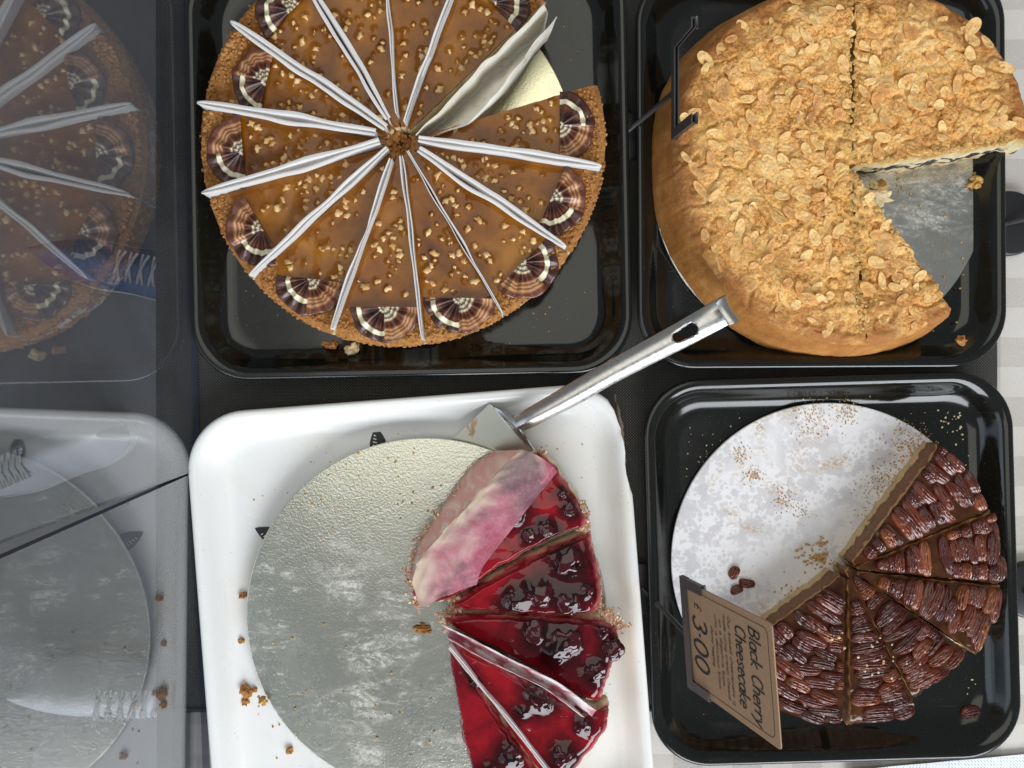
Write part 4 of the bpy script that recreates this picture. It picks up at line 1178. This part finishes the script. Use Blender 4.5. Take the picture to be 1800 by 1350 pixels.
# ------------------------------------------------------------------ price card and holders
def channel(p0, p1, up, out, hgt, thick, depth):
    """bent metal clip: a U-shaped strip along p0->p1, opening along up"""
    d = (p1 - p0)
    prof = [(-depth / 2, hgt), (-depth / 2, 0), (depth / 2, 0), (depth / 2, hgt), (depth / 2 - thick, hgt), (depth / 2 - thick, thick), (-depth / 2 + thick, thick), (-depth / 2 + thick, hgt)]
    V = []; 
    for t in (0, 1):
        for a, b in prof: V.append(p0 + d * t + out * a + up * b)
    n = len(prof); F = [(k, (k + 1) % n, n + (k + 1) % n, n + k) for k in range(n)]
    F += [(0, 1, 6, 7)[::-1], (1, 2, 5, 6)[::-1], (2, 3, 4, 5)[::-1], (n, n + 1, n + 6, n + 7), (n + 1, n + 2, n + 5, n + 6), (n + 2, n + 3, n + 4, n + 5)]
    return V, F
def holder(label, r0, r1, up, foot, frac, arm):
    """r0,r1: ends of the lower rail (world); up: direction of the card; foot: base point"""
    u = (r1 - r0).normalized(); out = up.cross(u).normalized()
    root = thing('sign_holder', label, 'sign holder', foot, 'metal price sign holders')
    V, F = channel(r0, r1, up, out, .0065, .0008, .0032)
    addw('clip_rail', V, F, MT['dark_metal'], root, smooth=False)
    for p, s in ((r0, 1), (r1, -1)):
        # arm: channel rising along up, with a folded lip at the tip
        V, F = channel(p + u * (.0003 * s) - up * .0002, p + up * arm + u * (.0003 * s), u * s, out, .0062, .0008, .0030)
        a = addw('clip_arm', V, F, MT['dark_metal'], root, smooth=False)
        tip = p + up * arm
        V, F = tube([tip + out * .0017 + u * s * .0002, tip + out * .0019 + u * s * .004, tip + out * .0022 + u * s * .0072], .0009, 8)
        addw('tip_lip', V, F, MT['dark_metal'], a)
    mid = r0.lerp(r1, frac); g = []
    V, F = tube([foot + Vector((0, 0, .003)), foot.lerp(mid, .5) , mid - up * .0005], .0017, 10)
    addw('rod', V, F, MT['dark_metal'], root)
    n = 40; V = []; prof = [(.0185, .0022), (.019, .003), (.0185, .0042), (.017, .0046), (.004, .0048)]
    for rr, z in prof:
        for k in range(n): t = 2 * PI * k / n; V.append((foot.x + rr * math.cos(t), foot.y + rr * math.sin(t), z))
    F = [f[::-1] for f in grid_faces(len(prof), n, wrapv=True)] + [tuple((len(prof) - 1) * n + k for k in range(n))]
    addw('disc_base', V, F, MT['black_plastic'], root)
    return root
bl, br = P(1200, 1018, .055), P(1214, 1203, .055); tl, tr_ = P(1357, 1095, .137), P(1372, 1320, .137)
upc = ((tl - bl) + (tr_ - br)).normalized(); uc = (br - bl).normalized()
holder('dark metal holder gripping the kraft price card', bl - uc * .0022 - upc * .0015, br + uc * .0022 - upc * .0015, upc, P(1129, 1034, .0025), .52, .0235)
# empty holder between the two upper trays
e0, e1 = P(1184, 72, .060), P(1184, 246, .060)
upe = (P(1213, 16, .105) - e0); upe = Vector((.004, -.004, .046)).normalized()
holder('empty dark metal sign holder leaning over the almond cake', e0, e1, upe, P(1094, 240, .0025), .52, .040)

# hand lettering: single-stroke letters on a 0..1 cap height grid
def arc(cx, cy, rx, ry, a0, a1, n=10): return [(cx + rx * math.cos(rad(a0 + (a1 - a0) * k / n)), cy + ry * math.sin(rad(a0 + (a1 - a0) * k / n))) for k in range(n + 1)]
GL = {
 'B': (.62, [[(.05, 0), (.05, 1)], [(.05, 1)] + arc(.28, .77, .24, .23, 90, -90) + [(.05, .53)], [(.05, .53)] + arc(.3, .265, .28, .265, 90, -90) + [(.05, 0)]]),
 'C': (.66, [arc(.38, .5, .34, .5, 50, 310, 16)]),
 'O': (.75, [arc(.36, .5, .34, .5, 90, 450, 20)]),
 'l': (.22, [[(.1, 1.05), (.1, .1), (.16, 0)]]),
 'a': (.55, [arc(.26, .3, .24, .3, 40, 400, 16), [(.5, .58), (.5, .1), (.55, 0)]]),
 'c': (.48, [arc(.27, .3, .24, .3, 50, 310, 12)]),
 'k': (.5, [[(.06, 1.05), (.06, 0)], [(.45, .58), (.08, .28), (.48, 0)]]),
 'h': (.54, [[(.06, 1.05), (.06, 0)], [(.06, .38)] + arc(.27, .38, .2, .22, 180, 0, 8) + [(.47, 0)]]),
 'e': (.52, [[(.05, .32), (.48, .34)] + arc(.27, .3, .23, .3, 10, 310, 14)]),
 'r': (.40, [[(.07, .6), (.07, 0)], [(.07, .36)] + arc(.27, .38, .19, .2, 180, 50, 8)]),
 'y': (.5, [[(.04, .6), (.25, .06)], [(.48, .6), (.2, -.12), (.05, -.34)]]),
 's': (.42, [[(.38, .54), (.24, .6), (.09, .5), (.12, .36), (.3, .26), (.36, .12), (.22, 0), (.04, .06)]]),
 'u': (.54, [[(.06, .6), (.06, .2)] + arc(.26, .2, .2, .2, 180, 360, 8) + [(.46, .6)], [(.46, .3), (.47, 0)]]),
 'b': (.54, [[(.06, 1.05), (.06, 0)], arc(.28, .3, .22, .3, 180, -180, 14)]),
 'd': (.56, [arc(.26, .3, .22, .3, 0, 360, 14), [(.48, 1.05), (.48, 0)]]),
 'i': (.2, [[(.1, .6), (.1, 0)], [(.1, .8), (.11, .84)]]),
 'm': (.8, [[(.06, .6), (.06, 0)], [(.06, .4)] + arc(.22, .4, .16, .2, 180, 0, 6) + [(.38, 0)], [(.38, .4)] + arc(.54, .4, .16, .2, 180, 0, 6) + [(.7, 0)]]),
 'n': (.54, [[(.06, .6), (.06, 0)], [(.06, .38)] + arc(.27, .38, .2, .22, 180, 0, 8) + [(.47, 0)]]),
 'g': (.54, [arc(.26, .32, .22, .28, 30, 390, 14), [(.48, .58), (.47, -.15), (.3, -.34), (.08, -.25)]]),
 'o': (.54, [arc(.26, .3, .24, .3, 90, 450, 14)]),
 't': (.36, [[(.17, .9), (.17, .08), (.28, 0)], [(.02, .6), (.34, .6)]]),
 'w': (.72, [[(.04, .6), (.2, 0), (.35, .48), (.5, 0), (.66, .6)]]),
 'p': (.54, [[(.06, .6), (.06, -.36)], arc(.28, .3, .22, .3, 180, -180, 14)]),
 'v': (.5, [[(.04, .6), (.24, 0), (.46, .6)]]), 'f': (.36, [[(.34, .98), (.2, 1.02), (.15, .85), (.15, 0)], [(.02, .58), (.3, .58)]]),
 '3': (.62, [[(.06, .86)] + arc(.3, .76, .24, .24, 140, -80, 12) + arc(.3, .27, .28, .27, 85, -150, 14)]),
 '0': (.72, [arc(.34, .5, .3, .5, 90, 450, 22)]),
 '.': (.26, [[(.10, .42), (.13, .46)]]), ',': (.2, [[(.1, .06), (.05, -.12)]]),
 '£': (.6, [[(.52, .84), (.4, 1), (.26, .9), (.24, .5), (.2, .14), (.08, .02), (.3, .08), (.52, .02)], [(.08, .48), (.44, .5)]]), ' ': (.38, []),
}
cardW = ((br - bl).length + (tr_ - tl).length) / 2; cardH = ((tl - bl).length + (tr_ - br).length) / 2
cn = uc.cross(upc).normalized()
croot = thing('price_card', 'kraft price card lettered Black Cherry Cheesecake in the metal holder', 'price card', tuple(bl))
def cardpt(u, v, n): return bl + uc * u + upc * v + cn * n
V = []; 
crn = .0022; outl = []
for (cx, cy, a) in ((cardW - crn, cardH - crn, 0), (crn, cardH - crn, 90), (crn, crn, 180), (cardW - crn, crn, 270)):
    for k in range(6): t = rad(a + 90 * k / 5); outl.append((cx + crn * math.cos(t), cy + crn * math.sin(t)))
n = len(outl)
for nn_ in (0.0, -.0009):
    for (u, v) in outl: V.append(cardpt(u, v, nn_))
F = [tuple(range(n)), tuple(range(n, 2 * n))[::-1]] + [(k, n + k, n + (k + 1) % n, (k + 1) % n) for k in range(n)]
addw('card', V, F, MT['kraft'], croot, smooth=False)
def ribbon(g, pts, w, z=.00025):
    q = [Vector((p[0], p[1], 0)) for p in pts]
    V = []; m = len(q)
    for i, p in enumerate(q):
        d = (q[min(i + 1, m - 1)] - q[max(i - 1, 0)]); d = d.normalized() if d.length > 1e-9 else Vector((1, 0, 0))
        s = Vector((-d.y, d.x, 0)) * w / 2
        if i == 0: p = p - d * w * .35
        if i == m - 1: p = p + d * w * .35
        V += [cardpt(p.x + s.x, p.y + s.y, z), cardpt(p.x - s.x, p.y - s.y, z)]
    g.put(V, [(2 * i, 2 * i + 1, 2 * i + 3, 2 * i + 2) for i in range(m - 1)])
lrng = random.Random(3)
def write(name, txt, u0, u1, v0, hgt, w, slant=.12):
    tot = sum(GL[c][0] + .10 for c in txt); sc = (u1 - u0) / tot; x = u0; g = G()
    for c in txt:
        j = lrng.uniform(-.03, .03) * hgt
        for st in GL[c][1]:
            ribbon(g, [(x + (px_ ) * sc + py_ * hgt * slant, v0 + j + py_ * hgt) for px_, py_ in st], w)
        x += (GL[c][0] + .10) * sc
    addw(name, g.V, g.F, MT['ink'], croot, smooth=False)
W_, H_ = cardW, cardH
write('lettering', 'Black Cherry', .115 * W_, .93 * W_, .765 * H_, .105 * H_, .0011)
write('lettering', 'Cheesecake', .16 * W_, .86 * W_, .615 * H_, .105 * H_, .0011)
for i, (t, a, b) in enumerate([('Our baked cheesecake is', .13, .90), ('made using cream cheese', .13, .88), ('on a digestive base,', .20, .80), ('with a delicious black', .17, .84), ('cherry topping', .30, .66)]):
    write('lettering', t, a * W_, b * W_, (.535 - .052 * i) * H_, .030 * H_, .00034)
write('price', '3.00', .285 * W_, .80 * W_, .105 * H_, .165 * H_, .0019)
write('price', '£', .15 * W_, .235 * W_, .135 * H_, .085 * H_, .0007)
g = G(); fr_ = []
i0, i1, j0, j1, rr_ = .06 * W_, .94 * W_, .03 * H_, .955 * H_, .004
for (cx, cy, a) in ((i1 - rr_, j1 - rr_, 0), (i0 + rr_, j1 - rr_, 90), (i0 + rr_, j0 + rr_, 180), (i1 - rr_, j0 + rr_, 270)):
    for k in range(7): t = rad(a + 90 * k / 6); fr_.append((cx + rr_ * math.cos(t), cy + rr_ * math.sin(t)))
fr_.append(fr_[0]); ribbon(g, fr_, .0004, .0002)
addw('border_line', g.V, g.F, MT['ink'], croot, smooth=False)

# disc feet of further sign holders at the right-hand edge
def foot_disc(px, py, r, label, da):
    c = P(px, py, .004); R = L(r, .004); n = 56; V = []
    root = thing('sign_holder', label, 'sign holder', (c.x, c.y, 0), 'metal price sign holders')
    prof = [(R, .0), (R, .003), (R - .0006, .0042), (R - .002, .0047), (.002, .0049)]
    for rr, z in prof:
        for k in range(n): t = 2 * PI * k / n; V.append((c.x + rr * math.cos(t), c.y + rr * math.sin(t), z))
    addw('disc_base', V, [f[::-1] for f in grid_faces(len(prof), n, wrapv=True)] + [tuple((len(prof) - 1) * n + k for k in range(n))], MT['black_plastic'], root)
    a = rad(da); p0 = c + Vector((-.006 * math.cos(a), -.006 * math.sin(a), .002)); p1 = c + Vector((.034 * math.cos(a), .034 * math.sin(a), .012)); p2 = p1 + Vector((.02, .002, .05))
    V, F = tube([p0, p1, p2], .0017, 10); addw('rod', V, F, MT['dark_metal'], root)
    q0 = p2 + Vector((0, .035, 0)); q1 = p2 - Vector((0, .035, 0))
    V, F = channel(q1, q0, Vector((.2, 0, 1)).normalized(), Vector((1, 0, -.2)).normalized(), .0065, .0008, .0032); addw('clip_rail', V, F, MT['dark_metal'], root, smooth=False)
foot_disc(1776, 392, 57, 'black disc foot of a sign holder by the almond cake tray', 12)
foot_disc(1812, 1038, 50, 'black disc foot of a sign holder by the pecan tart tray', 8)

# patterned paper at the lower right edge
rowsP = []
A = P(1490, 1353, .0012); Bp = P(1830, 1322, .0012)
for i in range(8):
    t = i / 7; row = []
    for j in range(24):
        s = j / 23; p = A.lerp(Bp, s); row.append((p.x, p.y - t * .07, .0012 + .0006 * fbm(s * 5, t * 3, 2, 2) + .0006))
    rowsP.append(row)
V, F = sheet(rowsP[::-1], .0004)
tag(addw('patterned_paper', V, F, MT['napkin'], None, tuple(A)), 'white and blue lattice patterned paper at the lower right edge', 'paper')

# ------------------------------------------------------------------ loose bits
def lump(name, px, py, z, r, seed, mat, label, cat, group=None, scale=(1, 1), flat=.7, extra=0):
    c = P(px, py, z); g = G(); rr = random.Random(seed)
    V, F = blob(seed, L(r, z), 3, .8, flat)
    g.put([(c.x + v[0] * scale[0], c.y + v[1] * scale[1], z + L(r, z) * flat * .7 + v[2]) for v in V], F)
    for _ in range(extra):
        s = L(r * rr.uniform(.25, .55), z); V, F = blob(rr.random() * 99, s, 2, .8, flat); dx, dy = rr.gauss(0, L(r * .8)), rr.gauss(0, L(r * .8))
        g.put([(c.x + dx + v[0], c.y + dy + v[1], z + s * .5 + v[2]) for v in V], F)
    return tag(addw(name, g.V, g.F, mat, None, (c.x, c.y, z), smooth=False), label, cat, group)
def bz(py): return .0138 + .045 * (-(py - 1086) * S) + .0001   # height of the tilted silver board
lump('biscuit_crumb', 434, 1213, FLOORZ, 10, 3, MT['biscuit_loose'], 'largest brown biscuit crumb beside the silver board on the white tray', 'crumb', 'loose crumbs', extra=8)
lump('biscuit_crumb', 432, 1233, FLOORZ, 6, 13, MT['biscuit_loose'], 'brown biscuit crumb just below the largest crumb on the white tray', 'crumb', 'loose crumbs', extra=3)
lump('biscuit_crumb', 463, 1230, FLOORZ + .008, 7, 14, MT['crumbs_light'], 'small golden crumb at the lower left rim of the silver board', 'crumb', 'loose crumbs', extra=3)
lump('biscuit_crumb', 428, 1046, FLOORZ, 6, 4, MT['biscuit_loose'], 'upper of two single crumbs left of the silver board', 'crumb', 'loose crumbs')
lump('biscuit_crumb', 425, 1126, FLOORZ, 5, 5, MT['biscuit_loose'], 'lower of two single crumbs left of the silver board', 'crumb', 'loose crumbs')
lump('biscuit_crumb', 742, 1106, bz(1106), 7, 6, MT['biscuit_loose'], 'cluster of brown base crumbs at the tip of the cherry slices', 'crumb', 'loose crumbs', scale=(2.0, .8), extra=10)
lump('biscuit_crumb', 509, 1318, FLOORZ, 6, 7, MT['biscuit_loose'], 'crumb on the white tray under the lower curve of the silver board', 'crumb', 'loose crumbs')
lump('cream_crumb', 620, 617, FLOORZ, 11, 8, MT['cream'], 'white lump of cream fallen below the caramel cake', 'crumb', 'loose crumbs', extra=3)
lump('biscuit_crumb', 582, 607, FLOORZ, 10, 9, MT['biscuit_loose'], 'flat brown crumb fallen left of the white cream lump', 'crumb', 'loose crumbs', scale=(1.3, .7))
lump('cake_crumb', 1688, 598, .0225, 8, 10, MT['biscuit_loose'], 'brown crust crumb at the tip of the narrow almond slice', 'crumb', 'loose crumbs', extra=2)
lump('cake_crumb', 1543, 334, .0097, 12, 11, MT['crumbs_light'], 'yellow cake crumb on the scuffed silver board near the cut centre', 'crumb', 'loose crumbs', extra=4)
lump('cake_crumb', 1715, 322, .0097, 11, 12, MT['crumbs_light'], 'yellow cake crumb under the blueberry edge at the board rim', 'crumb', 'loose crumbs', scale=(1.3, .8), extra=5)
lump('cake_crumb', 1208, 455, FLOORZ, 7, 15, MT['crumbs_light'], 'pale crumb on the black tray left of the almond cake', 'crumb', 'loose crumbs')
# chunks at the inner end of the narrow almond slice
lump('cake_chunk', 1535, 350, .0225, 20, 16, MT['cheese'], 'broken pale cake chunk at the tip of the narrow almond slice', 'cake chunk', None, scale=(1.2, .8), extra=6)
def loose_pecan(px, py, z, rot, s, label, mi):
    o = add('pecan_piece', pec_me[mi].copy(), None, tuple(P(px, py, z))); o.rotation_euler = (.1, .05, rot); o.scale = s
    tag(o, label, 'pecan piece', 'loose pecan pieces')
loose_pecan(1708, 1252, FLOORZ + .0002, rad(10), (.75, 1.15, 1), 'single pecan lying in the lower right corner of the black tray', 2)
loose_pecan(1291, 1007, .0096, rad(60), (.42, .9, .8), 'square red brown pecan chip above the price card', 0)
loose_pecan(1313, 1024, .0096, rad(-10), (.50, .8, .7), 'pale pecan chip right of the square chip above the price card', 4)
loose_pecan(1295, 1038, .0096, rad(20), (.40, .8, .6), 'smallest pecan chip, below the other two above the price card', 5)
# fine crumbs, too many to count
def scatter(label, pts, mat, seed, name='fine_crumbs'):
    rr = random.Random(seed); g = G()
    for (px, py, z, spread, n, s0, s1) in pts:
        for q in range(n):
            zz = z(py) if callable(z) else z
            p = P(px + rr.gauss(0, spread), py + rr.gauss(0, spread), zz); s = rr.uniform(s0, s1); V, F = rim_crumbs[q % 10]
            if callable(z): zz = bz(675 - p.y / (S * (H - zz) / H))
            g.put([(p.x + s * v[0], p.y + s * v[1], zz + s * .4 + s * v[2]) for v in V], F)
    o = addw(name, g.V, g.F, mat, None, g.V[0], smooth=False); tag(o, label, 'crumbs', None, 'stuff')
scatter('fine biscuit crumbs strewn over the large silver board', [(700, 840, bz, 40, 26, .0004, .0012), (560, 880, bz, 40, 14, .0004, .001), (520, 1150, bz, 50, 16, .0004, .0012), (640, 1230, bz, 80, 16, .0004, .0011), (740, 1300, bz, 40, 14, .0004, .001)], MT['crumbs_light'], 1)
scatter('fine crumbs strewn over the white tray floor', [(420, 1160, FLOORZ, 25, 12, .0003, .0009), (460, 1290, FLOORZ, 30, 12, .0003, .0009), (1010, 790, FLOORZ, 25, 9, .0003, .0008), (560, 800, FLOORZ, 60, 10, .0002, .0005), (1090, 1200, FLOORZ, 25, 8, .0003, .0006)], MT['biscuit_loose'], 2)
scatter('fine pale crumbs on the black tray of the pecan tart', [(1690, 745, FLOORZ, 22, 40, .0003, .0010), (1240, 780, FLOORZ, 35, 30, .0002, .0006), (1200, 920, FLOORZ, 25, 16, .0002, .0006), (1730, 1230, FLOORZ, 20, 14, .0003, .0009), (1300, 1260, FLOORZ, 40, 12, .0002, .0006), (1600, 700, FLOORZ, 60, 20, .0002, .0006)], MT['cheese'], 3)
scatter('golden crumbs stuck to the greasy white board', [(1595, 785, .0096, 20, 260, .0002, .0007), (1560, 850, .0096, 20, 220, .0002, .0007), (1535, 900, .0096, 16, 90, .0002, .0006), (1425, 735, .0096, 20, 150, .0002, .0006), (1490, 722, .0096, 14, 130, .0002, .0006), (1300, 800, .0096, 9, 70, .0002, .0006), (1325, 838, .0096, 10, 90, .0002, .0006), (1375, 875, .0096, 12, 80, .0002, .0006), (1410, 900, .0096, 9, 40, .0002, .0006), (1440, 985, .0096, 14, 30, .0004, .0012), (1390, 1045, .0096, 18, 30, .0004, .0011)], MT['crumbs_light'], 4)
scatter('fine crumbs on the black tray of the caramel cake', [(660, 625, FLOORZ, 60, 16, .0003, .0007), (930, 560, FLOORZ, 45, 16, .0003, .0008), (1000, 120, FLOORZ, 30, 8, .0003, .0007), (450, 560, FLOORZ, 35, 12, .0002, .0006)], MT['crumbs_light'], 5)
scatter('fine crumbs on the bared silver board of the almond cake', [(1600, 340, .0096, 40, 20, .0003, .001), (1660, 450, .0096, 35, 20, .0003, .0008), (1560, 420, .0096, 20, 14, .0004, .0014), (1650, 530, .0096, 20, 10, .0003, .0008)], MT['crumbs_light'], 6)
scatter('pale crumbs fallen on the pecan tart slices', [(1560, 1150, ZTP + .005, 30, 14, .0004, .0011), (1475, 1130, ZTP + .005, 12, 5, .0005, .0012), (1535, 1190, ZTP + .005, 14, 6, .0005, .0012)], MT['cheese'], 7)

# ------------------------------------------------------------------ sneakers on the floor beyond the glass
def shoe(px, py, ang, matu, label):
    c = P(px, py, -.66); c.z = -.75
    root = thing('sneaker', label, 'sneaker', tuple(c), 'sneakers on the floor')
    ca, sa = math.cos(ang), math.sin(ang)
    def T(x, y, z): return (c.x + x * ca - y * sa, c.y + x * sa + y * ca, c.z + z)
    def outline(t): # half width along the length
        return .047 * (math.sin(PI * min(1, max(0, t)) ** .8) ** .45) * (1 - .18 * math.exp(-((t - .4) / .18) ** 2))
    nu, nv = 34, 22; V = []
    for i in range(nu):
        t = i / (nu - 1); t = .004 + .992 * t; w = outline(t); hh = .10 - .055 * min(1, max(0, (t - .35) / .45)) ; hh *= (1 - max(0, (t - .86) / .14) ** 2 * .6)
        for j in range(nv):
            a = PI * j / (nv - 1)
            V.append(T((t - .5) * .285, w * math.cos(a) * (1 - .25 * math.sin(a)), .025 + hh * math.sin(a) ** .7))
    addw('upper', V, [f for f in grid_faces(nu, nv)], matu, root)
    V = []
    for z, k in ((0, .98), (.004, 1.05), (.024, 1.05), (.028, 1.0)):
        for i in range(nu):
            t = .004 + .992 * i / (nu - 1); V.append(T((t - .5) * .29, outline(t) * k, z))
        for i in range(nu - 1, -1, -1):
            t = .004 + .992 * i / (nu - 1); V.append(T((t - .5) * .29, -outline(t) * k, z))
    addw('sole', V, grid_faces(4, 2 * nu, wrapv=True), MT['shoe_white'], root)
    for q in range(6):
        t = .48 + .055 * q; hh = .10 - .055 * min(1, max(0, (t - .35) / .45))
        for sk in (-.012, .02):
            pts = [T((t + sk * s_ - .5) * .285, .024 * s_, .029 + hh * (1 - .10 * s_ * s_)) for s_ in (-1, -.5, 0, .5, 1)]
            Vt, Ft = tube(pts, .0026, 6); addw('lace', Vt, Ft, MT['lace'], root)
shoe(225, 470, rad(-10), MT['shoe_blue'], 'blue sneaker with white laces seen through the upper glass')
shoe(45, 815, rad(200), MT['shoe_grey'], 'grey sneaker seen through the glass near the dark joint')
shoe(190, 1235, rad(-8), MT['shoe_pale'], 'pale sneaker with white laces seen through the lower glass')
